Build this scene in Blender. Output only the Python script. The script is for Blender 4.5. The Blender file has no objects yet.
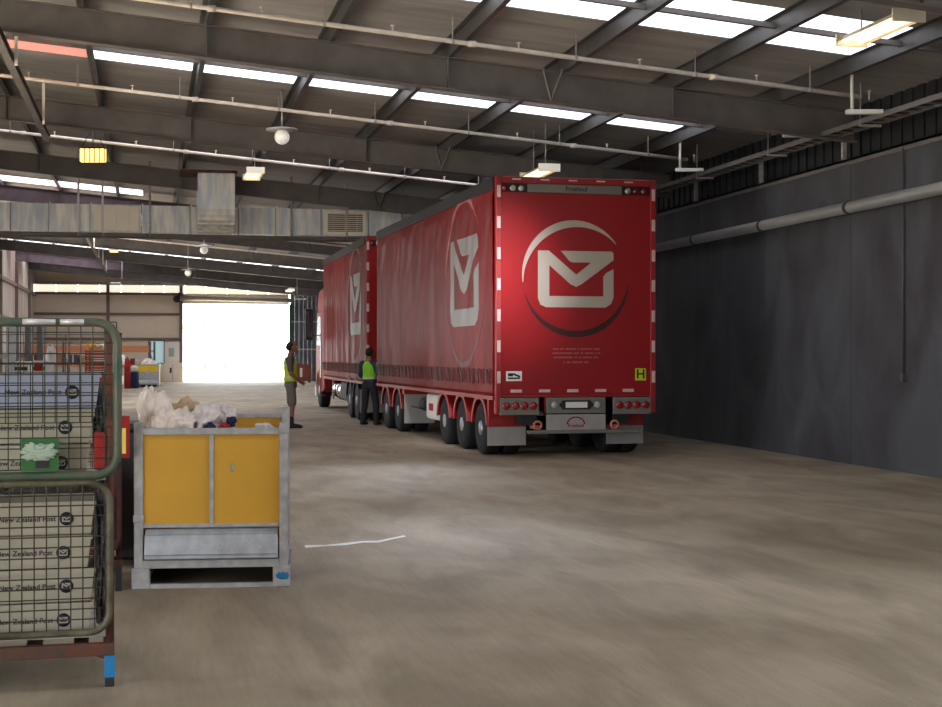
import bpy, bmesh, math, random
from mathutils import Vector, Matrix, noise
random.seed(7)
D = bpy.data
S = bpy.context.scene
COL = S.collection
PI = math.pi
FP = 1450.0; TH = math.radians(12.48); CS, SN = math.cos(TH), math.sin(TH); EYE = 1.6

def c2w(xc, zc): return (xc*CS + zc*SN, -xc*SN + zc*CS)
def pt(u, v, zc):
    x, y = c2w((u-471)/FP*zc, zc)
    return Vector((x, y, EYE + (353.5-v)/FP*zc))
def rafter_z(x): return 5.5 - .087*x      # underside of the roof beams
def roof_z(x): return rafter_z(x) + .64   # underside of the roof lining

# ------------------------------------------------------------------ materials
def lin(c): return tuple(((v/255)/12.92 if v/255 <= .04045 else ((v/255+.055)/1.055)**2.4) for v in c)
def mat(name, rgb, rough=.6, metal=0, var=0, scale=5, rgb2=None, bump=0, bscale=40, coat=0, stretch=None, detail=4, emit=0, spec=.5, ior=1.5):
    m = D.materials.new(name); m.use_nodes = True
    nt = m.node_tree; b = nt.nodes['Principled BSDF']
    c = lin(rgb)
    b.inputs['Base Color'].default_value = (*c, 1)
    b.inputs['Roughness'].default_value = rough
    b.inputs['Metallic'].default_value = metal
    b.inputs['Coat Weight'].default_value = coat
    b.inputs['Coat Roughness'].default_value = .15
    b.inputs['Specular IOR Level'].default_value = spec; b.inputs['IOR'].default_value = ior
    tc = nt.nodes.new('ShaderNodeTexCoord'); mp = nt.nodes.new('ShaderNodeMapping')
    nt.links.new(tc.outputs['Object'], mp.inputs[0])
    if stretch: mp.inputs['Scale'].default_value = stretch
    if var or rgb2:
        n = nt.nodes.new('ShaderNodeTexNoise'); n.inputs['Scale'].default_value = scale; n.inputs['Detail'].default_value = detail
        nt.links.new(mp.outputs[0], n.inputs['Vector'])
        r = nt.nodes.new('ShaderNodeValToRGB')
        d2 = lin(rgb2) if rgb2 else tuple(v*(1-var) for v in c)
        r.color_ramp.elements[0].position = .35; r.color_ramp.elements[1].position = .65
        r.color_ramp.elements[0].color = (*d2, 1)
        r.color_ramp.elements[1].color = (*c, 1)
        nt.links.new(n.outputs['Fac'], r.inputs[0]); nt.links.new(r.outputs[0], b.inputs['Base Color'])
    if bump:
        n2 = nt.nodes.new('ShaderNodeTexNoise'); n2.inputs['Scale'].default_value = bscale; n2.inputs['Detail'].default_value = 5
        nt.links.new(mp.outputs[0], n2.inputs['Vector'])
        bp = nt.nodes.new('ShaderNodeBump'); bp.inputs['Strength'].default_value = bump; bp.inputs['Distance'].default_value = .02
        nt.links.new(n2.outputs['Fac'], bp.inputs['Height']); nt.links.new(bp.outputs[0], b.inputs['Normal'])
    if emit:
        b.inputs['Emission Color'].default_value = (*c, 1); b.inputs['Emission Strength'].default_value = emit
    return m

M = {}
M['steel'] = mat('painted_steel', (112, 108, 107), .6, .0, .25, 3)
M['purlin'] = mat('purlin_steel', (78, 78, 80), .5, .3, .2, 4)
M['lining'] = mat('roof_lining', (160, 158, 158), .6, 0, .25, 1.2, bump=.6, bscale=3, stretch=(.6, 3, 1))
M['pipe'] = mat('pipe_paint', (238, 226, 214), .35, 0, .15, 6)
M['galv'] = mat('galvanised', (196, 202, 210), .4, .2, .3, 9, bump=.1, bscale=30)
M['galvd'] = mat('galvanised_dull', (188, 188, 188), .5, .08, .3, 12, bump=.15, bscale=30)
M['duct'] = mat('duct_metal', (252, 250, 240), .3, .1, 0, 2.2, (196, 208, 216), stretch=(3, 3, .5))
M['grille'] = mat('grille_paint', (252, 246, 230), .5)
M['grilled'] = mat('grille_inner', (110, 104, 96), .6)
M['wallsteel'] = mat('dark_cladding', (30, 32, 37), .6)
M['cream'] = mat('cream_cladding', (236, 222, 204), .6, 0, .08, 1)
M['girt'] = mat('girt_paint', (120, 104, 94), .6)
M['bluegrey'] = mat('blue_grey_panel', (92, 98, 110), .6, 0, .15, 1)
M['leftclad'] = mat('left_cladding', (226, 216, 204), .5, 0, .4, 2, stretch=(1, 3, .2))
M['red'] = mat('panel_red', (146, 11, 20), .4, 0, .06, 1.5, spec=.4, coat=.0)
M['reddark'] = mat('red_paint', (150, 18, 24), .45, 0, .15, 4, coat=.2)
M['curtain'] = mat('curtain_vinyl', (126, 26, 27), .38, 0, .16, 1.4, ior=1.14, coat=0, bump=.12, bscale=14, stretch=(1, 1, .5))
M['conduit'] = mat('conduit_grey', (78, 80, 84), .6)
M['strap'] = mat('strap_webbing', (52, 18, 22), .6)
M['coaming'] = mat('roof_coaming', (26, 26, 28), .6, spec=.25)
M['logo'] = mat('logo_print', (178, 170, 158), .5, 0, .04, 3)
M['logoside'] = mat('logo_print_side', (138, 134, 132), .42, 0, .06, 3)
M['logodark'] = mat('logo_dark_print', (58, 10, 16), .5)  # dark lower arc printed as part of the logo
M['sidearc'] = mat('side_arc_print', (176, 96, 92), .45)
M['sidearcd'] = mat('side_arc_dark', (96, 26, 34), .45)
M['tape'] = mat('reflective_tape', (214, 184, 184), .35)
M['rubber'] = mat('rubber', (24, 24, 26), .8, 0, .2, 12)
M['rim'] = mat('alloy_rim', (165, 167, 172), .35, .5)
M['black'] = mat('black_paint', (22, 22, 24), .5)
M['darkmetal'] = mat('dark_metal', (44, 44, 47), .55, .3)
M['flap'] = mat('mudflap_grey', (160, 158, 154), .6, 0, .12, 5)
M['lamp_red'] = mat('red_lens', (140, 18, 24), .2, 0, coat=.6)
M['lamp_clear'] = mat('clear_lens', (170, 170, 166), .1, .2, coat=.8)
M['panelgrey'] = mat('light_panel', (122, 120, 114), .45, .3)
M['white'] = mat('white_paint', (228, 226, 220), .5)
M['stickerblack'] = mat('sticker_black', (20, 20, 20), .6)
M['hyellow'] = mat('sign_lime', (196, 205, 40), .5)
M['chrome'] = mat('chrome', (225, 225, 228), .12, 1)
M['glass'] = mat('cab_glass', (30, 34, 40), .06, 0, coat=1)
M['rust'] = mat('rusty_red_frame', (112, 58, 42), .75, .1, 0, 9, (74, 62, 52), bump=.3, bscale=40)
M['rustdark'] = mat('dark_red_frame', (84, 34, 32), .7, .1, 0, 9, (48, 34, 32), bump=.3, bscale=40)
M['olive'] = mat('worn_olive_frame', (66, 64, 46), .5, .1, 0, 8, (112, 106, 84), bump=.2, bscale=40)
M['green'] = mat('worn_green_paint', (58, 84, 66), .5, .1, 0, 8, (96, 94, 78), bump=.2, bscale=40)
M['wire'] = mat('green_wire', (52, 58, 44), .6, .2)
M['wiredark'] = mat('brown_wire', (66, 52, 42), .6, .2)
M['bare'] = mat('bare_worn_metal', (206, 204, 205), .35, .3)
M['blue'] = mat('blue_paint', (22, 128, 190), .5, 0, .1, 20)
M['tray'] = mat('tray_plastic', (180, 176, 158), .55, 0, .1, 4, bump=.1, bscale=15)
M['trayblue'] = mat('tray_plastic_bluish', (172, 180, 206), .55, 0, .08, 4, bump=.1, bscale=15)
M['ink'] = mat('printed_ink', (32, 40, 58), .6)
M['placard'] = mat('green_card', (40, 96, 44), .6)
M['paper'] = mat('crumpled_paper', (160, 180, 164), .7)
M['yellow'] = mat('yellow_board', (224, 170, 50), .55, 0, .1, 3, stretch=(1, 1, .6))
M['yellow2'] = mat('yellow_board_bright', (236, 204, 40), .55)
M['reflector'] = mat('reflector_yellow', (255, 226, 120), .3)
M['cloth'] = mat('white_sack_cloth', (246, 234, 224), .8, 0, .08, 6, bump=.25, bscale=25)
M['cloth2'] = mat('pale_plastic', (226, 218, 216), .5, 0, .1, 6, bump=.2, bscale=25)
M['navy'] = mat('navy_cloth', (30, 36, 74), .8)
M['redcloth'] = mat('red_cloth', (160, 38, 34), .8)
M['brownpap'] = mat('buff_wrap', (205, 176, 146), .8)
M['sackdark'] = mat('dark_grey_sack', (74, 76, 76), .6, 0, .5, 14, bump=.3, bscale=30)
M['orange'] = mat('orange_beam', (228, 156, 108), .5)
M['carton'] = mat('carton', (186, 150, 112), .8)
M['redbrown'] = mat('red_brown_crate', (128, 60, 46), .7)
M['skin'] = mat('skin', (150, 98, 76), .6, 0, .08, 12)
M['hair'] = mat('dark_hair', (36, 28, 26), .8)
M['shirt'] = mat('taupe_shirt', (96, 84, 78), .85)
M['shorts'] = mat('grey_shorts', (118, 112, 104), .85, 0, .12, 10)
M['boots'] = mat('dark_boots', (32, 30, 32), .7)
M['trousers'] = mat('dark_trousers', (36, 36, 42), .85)
M['teal'] = mat('navy_teal_shirt', (34, 58, 82), .85)
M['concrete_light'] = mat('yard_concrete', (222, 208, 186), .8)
M['foliage'] = mat('foliage', (206, 210, 150), .8, 0, .3, 6)  # washed-out glare of the yard put into a paler colour
M['greenedge'] = mat('green_door_track', (60, 120, 60), .5)
M['skypane'] = mat('skylight_sheet', (244, 246, 255), .5, emit=2.4)
M['skyhigh'] = mat('skylight_sheet_boosted', (244, 246, 255), .5, emit=5)  # stronger glow for added hidden strips, lifting the far hall
M['skypink'] = mat('skylight_sheet_salmon', (240, 160, 146), .5, emit=.8)
M['farsky'] = mat('skylight_sheet_far', (250, 225, 250), .5, emit=3)
M['clerestory'] = mat('clerestory_sheet', (255, 246, 226), .5, emit=1.0)
M['bluepane'] = mat('frosted_pane', (190, 226, 232), .3, emit=.4)
M['warmtube'] = mat('lit_tube', (255, 226, 176), .4, emit=2.2)
M['warmlamp'] = mat('lit_warm_lamp', (255, 224, 120), .4, emit=2.5)
M['globe'] = mat('lamp_globe', (240, 238, 228), .3, emit=.35)

# vest: lime with silver bands
def vest_mat(name, lime, zs):
    m = mat(name, lime, .75); nt = m.node_tree; b = nt.nodes['Principled BSDF']
    tc = nt.nodes.new('ShaderNodeTexCoord'); sx = nt.nodes.new('ShaderNodeSeparateXYZ'); nt.links.new(tc.outputs['Object'], sx.inputs[0])
    last = None
    for z in zs:
        a = nt.nodes.new('ShaderNodeMath'); a.operation = 'COMPARE'; a.inputs[1].default_value = z; a.inputs[2].default_value = .028
        nt.links.new(sx.outputs['Z'], a.inputs[0])
        if last is None: last = a
        else:
            s = nt.nodes.new('ShaderNodeMath'); s.operation = 'MAXIMUM'
            nt.links.new(last.outputs[0], s.inputs[0]); nt.links.new(a.outputs[0], s.inputs[1]); last = s
    mx = nt.nodes.new('ShaderNodeMix'); mx.data_type = 'RGBA'
    nt.links.new(last.outputs[0], mx.inputs[0])
    mx.inputs[6].default_value = (*lin(lime), 1); mx.inputs[7].default_value = (*lin((205, 210, 170)), 1)
    nt.links.new(mx.outputs[2], b.inputs['Base Color'])
    return m
M['vest1'] = vest_mat('hi_vis_vest', (196, 222, 40), (1.05, 1.30))
M['vest2'] = vest_mat('hi_vis_vest_green', (140, 214, 50), (1.04,))

def floor_mat():
    m = D.materials.new('floor_concrete'); m.use_nodes = True
    nt = m.node_tree; b = nt.nodes['Principled BSDF']; L = nt.links.new
    tc = nt.nodes.new('ShaderNodeTexCoord')
    def noi(scale, stretch, detail=5, dist=0):
        mp = nt.nodes.new('ShaderNodeMapping'); mp.inputs['Scale'].default_value = stretch; L(tc.outputs['Object'], mp.inputs[0])
        n = nt.nodes.new('ShaderNodeTexNoise'); n.inputs['Scale'].default_value = scale; n.inputs['Detail'].default_value = detail
        n.inputs['Distortion'].default_value = dist
        L(mp.outputs[0], n.inputs[0]); return n
    n1 = noi(.35, (1, 1, 1), 6, .6); n2 = noi(1.1, (1.4, .5, 1), 7, 1.0); n3 = noi(9, (3, .25, 1), 4); n4 = noi(60, (1, 1, 1), 3)
    r1 = nt.nodes.new('ShaderNodeValToRGB'); e = r1.color_ramp.elements
    e[0].position = .3; e[0].color = (*lin((158, 145, 124)), 1); e[1].position = .72; e[1].color = (*lin((192, 180, 160)), 1)
    L(n1.outputs[0], r1.inputs[0])
    def mul(prev, n, lo, hi, cl, ch):
        r = nt.nodes.new('ShaderNodeValToRGB'); e = r.color_ramp.elements
        e[0].position = lo; e[0].color = (*cl, 1); e[1].position = hi; e[1].color = (*ch, 1)
        L(n.outputs[0], r.inputs[0])
        mx = nt.nodes.new('ShaderNodeMix'); mx.data_type = 'RGBA'; mx.blend_type = 'MULTIPLY'; mx.inputs[0].default_value = 1
        L(prev, mx.inputs[6]); L(r.outputs[0], mx.inputs[7]); return mx.outputs[2]
    c = mul(r1.outputs[0], n2, .33, .6, (.70, .69, .68), (1, 1, 1))
    c = mul(c, n3, .35, .6, (.92, .915, .91), (1, 1, 1))
    c = mul(c, n4, .3, .6, (.9, .9, .9), (1, 1, 1))
    L(c, b.inputs['Base Color'])
    rr = nt.nodes.new('ShaderNodeMapRange'); rr.inputs[3].default_value = .55; rr.inputs[4].default_value = .75
    L(n2.outputs[0], rr.inputs[0]); L(rr.outputs[0], b.inputs['Roughness'])
    b.inputs['Specular IOR Level'].default_value = .25; b.inputs['IOR'].default_value = 1.3
    bp = nt.nodes.new('ShaderNodeBump'); bp.inputs['Strength'].default_value = .08; L(n4.outputs[0], bp.inputs['Height']); L(bp.outputs[0], b.inputs['Normal'])
    return m
M['floor'] = floor_mat()

def concrete_wall_mat():
    m = D.materials.new('precast_concrete'); m.use_nodes = True
    nt = m.node_tree; b = nt.nodes['Principled BSDF']; L = nt.links.new
    tc = nt.nodes.new('ShaderNodeTexCoord')
    mp = nt.nodes.new('ShaderNodeMapping'); mp.inputs['Scale'].default_value = (1, .6, .35); L(tc.outputs['Object'], mp.inputs[0])
    n = nt.nodes.new('ShaderNodeTexNoise'); n.inputs['Scale'].default_value = 1.6; n.inputs['Detail'].default_value = 8; n.inputs['Distortion'].default_value = .8
    L(mp.outputs[0], n.inputs[0])
    r = nt.nodes.new('ShaderNodeValToRGB'); e = r.color_ramp.elements
    e[0].position = .32; e[0].color = (*lin((52, 48, 54)), 1); e[1].position = .7; e[1].color = (*lin((78, 82, 88)), 1)
    L(n.outputs[0], r.inputs[0]); L(r.outputs[0], b.inputs['Base Color']); b.inputs['Roughness'].default_value = .7
    return m
M['precast'] = concrete_wall_mat()

# ------------------------------------------------------------------ mesh builder
class MB:
    def __init__(s): s.v = []; s.f = []; s.sm = []
    def add(s, vs, fs, smooth=False):
        o = len(s.v); s.v += [tuple(p) for p in vs]; s.f += [tuple(i+o for i in f) for f in fs]; s.sm += [smooth]*len(fs); return s
    def box(s, x0, x1, y0, y1, z0, z1, mx=None):
        vs = [Vector(p) for p in ((x0,y0,z0),(x1,y0,z0),(x1,y1,z0),(x0,y1,z0),(x0,y0,z1),(x1,y0,z1),(x1,y1,z1),(x0,y1,z1))]
        if mx: vs = [mx @ p for p in vs]
        return s.add(vs, [(0,3,2,1),(4,5,6,7),(0,1,5,4),(1,2,6,5),(2,3,7,6),(3,0,4,7)])
    def bar(s, p0, p1, w, h, up=(0,0,1)):
        p0, p1 = Vector(p0), Vector(p1); d = (p1-p0).normalized(); u = Vector(up)
        a = d.cross(u); a = a.normalized() if a.length > 1e-4 else Vector((1,0,0)); b2 = a.cross(d)
        q = [(-1,-1),(1,-1),(1,1),(-1,1)]
        vs = [p + a*(w/2*i) + b2*(h/2*j) for p in (p0, p1) for i, j in q]
        return s.add(vs, [(0,1,2,3),(7,6,5,4),(0,4,5,1),(1,5,6,2),(2,6,7,3),(3,7,4,0)])
    def tube(s, pts, r, n=10, closed=False, cap=True):
        pts = [Vector(p) for p in pts]; N = len(pts); rings = []
        prev = None
        for i, p in enumerate(pts):
            if closed: d = (pts[(i+1) % N]-pts[i-1])
            else: d = pts[min(i+1, N-1)]-pts[max(i-1, 0)]
            d.normalize()
            if prev is None:
                a = d.cross(Vector((0,0,1)));
                if a.length < 1e-3: a = d.cross(Vector((1,0,0)))
            else: a = prev - d*prev.dot(d)
            a.normalize(); prev = a; b = d.cross(a)
            rr = r[i] if isinstance(r, (list, tuple)) else r
            rings.append([p + (a*math.cos(t)+b*math.sin(t))*rr for t in (2*PI*k/n for k in range(n))])
        vs = [q for ring in rings for q in ring]; fs = []
        for i in range(N if closed else N-1):
            j = (i+1) % N
            for k in range(n):
                l = (k+1) % n; fs.append((i*n+k, i*n+l, j*n+l, j*n+k))
        s.add(vs, fs, True)
        if cap and not closed:
            o = len(s.v)-len(vs)
            s.f.append(tuple(o+k for k in range(n))[::-1]); s.f.append(tuple(o+(N-1)*n+k for k in range(n))); s.sm += [False, False]
        return s
    def cyl(s, p0, p1, r, n=16, r1=None): return s.tube([p0, p1], [r, r if r1 is None else r1], n)
    def lathe(s, prof, o, axis='z', n=24):
        vs = []; fs = []
        for r, h in prof:
            for k in range(n):
                a = 2*PI*k/n; c, d = r*math.cos(a), r*math.sin(a)
                p = {'z': (c, d, h), 'x': (h, c, d), 'y': (c, h, d)}[axis]
                vs.append((p[0]+o[0], p[1]+o[1], p[2]+o[2]))
        for i in range(len(prof)-1):
            for k in range(n):
                l = (k+1) % n; fs.append((i*n+k, i*n+l, (i+1)*n+l, (i+1)*n+k))
        fs.append(tuple(range(n))); fs.append(tuple((len(prof)-1)*n+k for k in range(n)))
        return s.add(vs, fs, True)
    def ball(s, c, r, sc=(1,1,1), n=14):
        vs = []; fs = []
        for i in range(1, n):
            a = PI*i/n
            for k in range(n):
                b = 2*PI*k/n; vs.append((c[0]+r*sc[0]*math.sin(a)*math.cos(b), c[1]+r*sc[1]*math.sin(a)*math.sin(b), c[2]+r*sc[2]*math.cos(a)))
        for i in range(n-2):
            for k in range(n):
                l = (k+1) % n; fs.append((i*n+k, (i+1)*n+k, (i+1)*n+l, i*n+l))
        t = len(vs); vs += [(c[0], c[1], c[2]+r*sc[2]), (c[0], c[1], c[2]-r*sc[2])]
        for k in range(n):
            l = (k+1) % n; fs.append((t, k, l)); fs.append((t+1, (n-2)*n+l, (n-2)*n+k))
        return s.add(vs, fs, True)
    def prism(s, poly, fn, t0, t1):
        """poly: 2D outline; fn(a,b,t) -> 3D point; thickness from t0 to t1"""
        n = len(poly); vs = [fn(a, b, t) for t in (t0, t1) for a, b in poly]
        return s.add(vs, [tuple(range(n))[::-1], tuple(range(n, 2*n))] + [(i, (i+1) % n, (i+1) % n+n, i+n) for i in range(n)])
    def build(s, name, m, parent=None, loc=None, rot=None, bevel=0):
        me = D.meshes.new(name); me.from_pydata(s.v, [], s.f); me.validate()
        if len(me.polygons) == len(s.sm): me.polygons.foreach_set('use_smooth', s.sm)
        bm = bmesh.new(); bm.from_mesh(me); bmesh.ops.recalc_face_normals(bm, faces=bm.faces); bm.to_mesh(me); bm.free()
        me.materials.append(M[m] if isinstance(m, str) else m)
        o = D.objects.new(name, me); COL.objects.link(o)
        if parent: o.parent = parent
        if loc is not None: o.location = loc
        if rot is not None: o.rotation_euler = (0, 0, rot)
        if bevel:
            b = o.modifiers.new('bevel', 'BEVEL'); b.width = bevel; b.segments = 2; b.limit_method = 'ANGLE'
        return o

def tag(o, label=None, cat=None, group=None, kind=None):
    if label: o['label'] = label
    if cat: o['category'] = cat
    if group: o['group'] = group
    if kind: o['kind'] = kind
    return o
def thing(name, label, cat, loc=(0,0,0), rot=0, group=None):
    o = D.objects.new(name, None); COL.objects.link(o); o.location = loc; o.rotation_euler = (0, 0, rot)
    return tag(o, label, cat, group)
def dup(o, parent=None):
    c = o.copy(); COL.objects.link(c)
    if parent: c.parent = parent
    for ch in [x for x in D.objects if x.parent == o]: dup(ch, c)
    return c
def text(s, size, m, parent, loc, rot, name='lettering', ext=.0008, align='CENTER', sx=1):
    cu = D.curves.new(name, 'FONT'); cu.body = s; cu.size = size; cu.extrude = ext; cu.offset = size*.014; cu.align_x = align; cu.align_y = 'CENTER'
    cu.materials.append(M[m]); cu.resolution_u = 3; cu.space_character = sx
    tmp = D.objects.new(name+'_curve', cu); COL.objects.link(tmp)
    me = D.meshes.new_from_object(tmp.evaluated_get(bpy.context.evaluated_depsgraph_get())); D.objects.remove(tmp); D.curves.remove(cu)
    me.name = name; o = D.objects.new(name, me); COL.objects.link(o); o.parent = parent; o.location = loc; o.rotation_euler = rot
    return o

# ------------------------------------------------------------------ the setting
XL, XR, YB, YF = -6.3, 9.9, -14.0, 84.0
fl = MB().box(XL-.3, XR+.3, YB-6, YF+.3, -.2, 0).build('floor', 'floor'); tag(fl, 'pale scuffed concrete warehouse floor', kind='structure')
wr = MB()
y = YB; edges = [YB, -9, -5, -1.5, 1.5, 4.6, 7.8, 10.3, 13.3, 16.3, 19.3, 22.3] + [22.3+3*k for k in range(1, 21)] + [YF]
for a, b in zip(edges[:-1], edges[1:]): wr.box(XR, XR+.22, a+.006, b-.006, 0, 2.1 if 1 < a < 7 else 4.38)  # gap above the low panels is an unseen opening added for light
wall_right = wr.build('wall_right', 'precast', bevel=.006); tag(wall_right, 'dark grey precast concrete wall behind the trucks', kind='structure')
MB().box(XR+.012, XR+.2, YB, 1.5, 0, 4.36).box(XR+.012, XR+.2, 7.8, YF, 0, 4.36).build('joint_sealant', 'wallsteel', wall_right)
cl = MB()
for k in range(int((YF-YB)/.3)):
    y0 = YB+k*.3; cl.box(XR+.3, XR+.34, y0, y0+.18, 4.3, 5.4); cl.box(XR+.33, XR+.37, y0+.18, y0+.3, 4.3, 5.4)
cl.build('upper_cladding', 'wallsteel', wall_right)
MB().box(XR-.03, XR+.32, YB, YF, 4.385, 4.42).box(XR-.03, XR-.02, YB, YF, 4.33, 4.42).build('wall_capping', 'steel', wall_right)

wl = MB(); gaps = [(4.0, 11.5)]
def ribs(mb, a, b, z0, z1):
    n = round((b-a)/.4); w = (b-a)/n
    for k in range(n):
        y0 = a+k*w; mb.box(XL-.1, XL-.06, y0-.01, y0+w/2+.01, z0, z1); mb.box(XL-.1, XL, y0+w/2, y0+w, z0, z1)
OPEN = [(-7, 3.4, 3.9), (13.6, 20.9, 4.2), (45, 53, 4.4)]      # unseen openings added along the left side to let light in
yy0 = YB
for a, b, h in OPEN: ribs(wl, yy0, a, 0, 6.85); ribs(wl, a, b, h, 6.85); yy0 = b
ribs(wl, yy0, YF, 0, 6.85)
wall_left = wl.build('wall_left', 'leftclad'); tag(wall_left, 'ribbed pale cladding of the left side wall', kind='structure')
for z in (1.4, 3.1, 4.8): MB().box(XL, XL+.1, 57.6, YF, z, z+.16).build('girt', 'girt', wall_left)
for y in [26.8, 34.4, 42]+[57.2+7.6*k for k in range(4)]: MB().box(XL, XL+.14, y-.09, y+.09, 0, 6.0).build('column', 'girt', wall_left)

# far wall with the open roller door
dx0 = pt(183, 380, 1); 
def on_y(u, Y):
    t = (u-471)/FP; zc = Y/(CS-t*SN); return zc*(t*CS+SN), zc
DX0, zc0 = on_y(183, YF); DX1, zc1 = on_y(289, YF)
DH = EYE + (353.5-304)/FP*((zc0+zc1)/2)
wf = MB()
def fribs(mb, a, b, z0, z1, p=.28):
    n = max(1, round((b-a)/p)); w = (b-a)/n
    for k in range(n):
        x0 = a+k*w; mb.box(x0, x0+w*.86, YF, YF+.1, z0, z1); mb.box(x0+w*.86, x0+w, YF+.02, YF+.1, z0, z1)
WX0, zz = on_y(149, YF); WX1, _ = on_y(164, YF); WZ0 = EYE-(363-353.5)/FP*zz; WZ1 = EYE+(353.5-341)/FP*zz
fribs(wf, XL, WX0, 0, 5.0); fribs(wf, WX1, DX0, 0, 5.0); fribs(wf, WX0, WX1, WZ1, 5.0); fribs(wf, WX0, WX1, 0, WZ0); fribs(wf, DX0, DX1, DH, 5.0)
wall_far = wf.build('wall_far', 'cream'); tag(wall_far, 'cream ribbed end wall beside the open roller door', kind='structure')
clr = MB(); nb = 12
for k in range(nb):
    a = XL+.02+(DX1-XL)*k/nb; b = XL-.02+(DX1-XL)*(k+1)/nb; clr.box(a, b, YF+.02, YF+.06, 5.0, 5.5)
w_ = clr.build('window_clerestory', 'clerestory'); tag(w_, 'translucent daylight strip high on the far wall', kind='structure')
fribs2 = MB(); fribs(fribs2, XL, DX1, 5.5, 7.0); fribs2.build('upper_panel', 'cream', wall_far)
for z in (4.9, 3.75, 2.35): MB().box(XL, DX0, YF-.14, YF, z, z+.14).build('girt', 'girt', wall_far)
for u in (108, 181): 
    x, _ = on_y(u, YF); MB().box(x-.09, x+.09, YF-.2, YF, 0, 5.6).build('column', 'girt', wall_far)
MB().box(XL, DX1, YF-.3, YF-.02, 5.45, 5.6).build('eaves_beam', 'galvd', wall_far)
wf2 = MB(); 
for k in range(8):
    x0 = DX1+.1+k*(XR-DX1-.1)/8; wf2.box(x0, x0+(XR-DX1-.1)/8-.02, YF, YF+.2, 0, 5.6)
o = wf2.build('wall_far_right', 'bluegrey'); tag(o, 'blue grey panel wall right of the open roller door', kind='structure')
for z in (1.8, 3.4): MB().box(DX1+.1, XR, YF-.05, YF-.003, z, z+.08).build('rail', 'galvd', o)
o = MB().box(WX0, WX1, YF+.03, YF+.05, WZ0, WZ1).build('window_1', 'bluepane'); tag(o, 'pale blue frosted window in the far wall', kind='structure')
MB().box(WX0-.05, WX0+.02, YF-.03, YF+.03, WZ0, WZ1).box(WX1-.02, WX1+.05, YF-.03, YF+.03, WZ0, WZ1).box(WX0-.05, WX1+.05, YF-.03, YF+.03, WZ1, WZ1+.07).box(WX0-.05, WX1+.05, YF-.03, YF+.03, WZ0-.07, WZ0).build('window_frame', 'girt', o)
d = thing('door_1', 'open roller door onto the bright yard', None, (0, 0, 0)); del d['label']; tag(d, 'open roller door filled with daylight', kind='structure')
MB().box(DX0-.12, DX0, YF-.12, YF, 0, DH).build('jamb', 'white', d)
MB().box(DX1, DX1+.1, YF-.12, YF, 0, DH).build('jamb', 'greenedge', d)
MB().cyl((DX0-.2, YF-.35, DH+.32), (DX1+.2, YF-.35, DH+.2), .13, 20).build('roller_drum', 'galvd', d)
MB().box(DX0-.3, DX0-.18, YF-.6, YF-.1, DH+.05, DH+.6).ball((DX0-.35, YF-.4, DH+.25), .22).build('door_motor', 'darkmetal', d)

# wall behind the camera with an unseen opening added for light
wb = MB().box(XL-.1, -4.2, YB-.2, YB, 0, 7).box(-1.2, XR+.3, YB-.2, YB, 0, 7).box(-4.2, -1.2, YB-.2, YB, 3.2, 7)
tag(wb.build('wall_back', 'cream'), 'end wall with an added open doorway', kind='structure')

# ceiling: lining with skylight strips left open
PX = [.72+1.6*k for k in range(-5, 6)]           # purlin lines
strips = [('window_2', 15.35, 16.95, 2.3, 9.0), ('window_3', 21.75, 23.45, -6.2, 8.9), ('window_4', 41.5, 43.0, -6.2, -.2), ('window_5', 70.0, 73.0, -6.2, -1.5),
          ('added_skylight_8', 29.3, 30.9, -6.2, 8.9), ('added_skylight_9', 36.9, 38.5, .8, 8.9), ('added_skylight_10', 44.8, 46.4, -6.2, 8.9), ('added_skylight_11', 52.4, 54, -6.2, 8.9), ('added_skylight_12', 60, 61.6, -6.2, 8.9), ('added_skylight_13', 66.2, 67.6, -6.2, 8.9), ('added_skylight_14', 76.5, 78.1, -6.2, 8.9),  # hidden strips added here to brighten the far hall
          ('window_6', 6.0, 7.6, -6.2, 8.9), ('window_7', -4.0, -2.4, -6.2, 8.9)]
def rp(x, y, dz=0): return (x, y, roof_z(x)+dz)
def slab(mb, x0, x1, y0, y1, d0, d1):
    vs = [rp(x0,y0,d0), rp(x1,y0,d0), rp(x1,y1,d0), rp(x0,y1,d0), rp(x0,y0,d1), rp(x1,y0,d1), rp(x1,y1,d1), rp(x0,y1,d1)]
    mb.add(vs, [(0,3,2,1),(4,5,6,7),(0,1,5,4),(1,2,6,5),(2,3,7,6),(3,0,4,7)])
ce = MB(); ys = YB
for nm, a, b, x0, x1 in sorted(strips, key=lambda s: s[1]):
    slab(ce, XL-.1, XR+.4, ys, a, 0, .05)
    if x0 > XL: slab(ce, XL-.1, x0, a, b, 0, .05)
    slab(ce, x1, XR+.4, a, b, 0, .05); ys = b
slab(ce, XL-.1, XR+.4, ys, YF+.3, 0, .05)
ceiling = ce.build('ceiling', 'lining'); tag(ceiling, 'grey insulated underside of the pitched steel roof', kind='structure')
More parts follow.
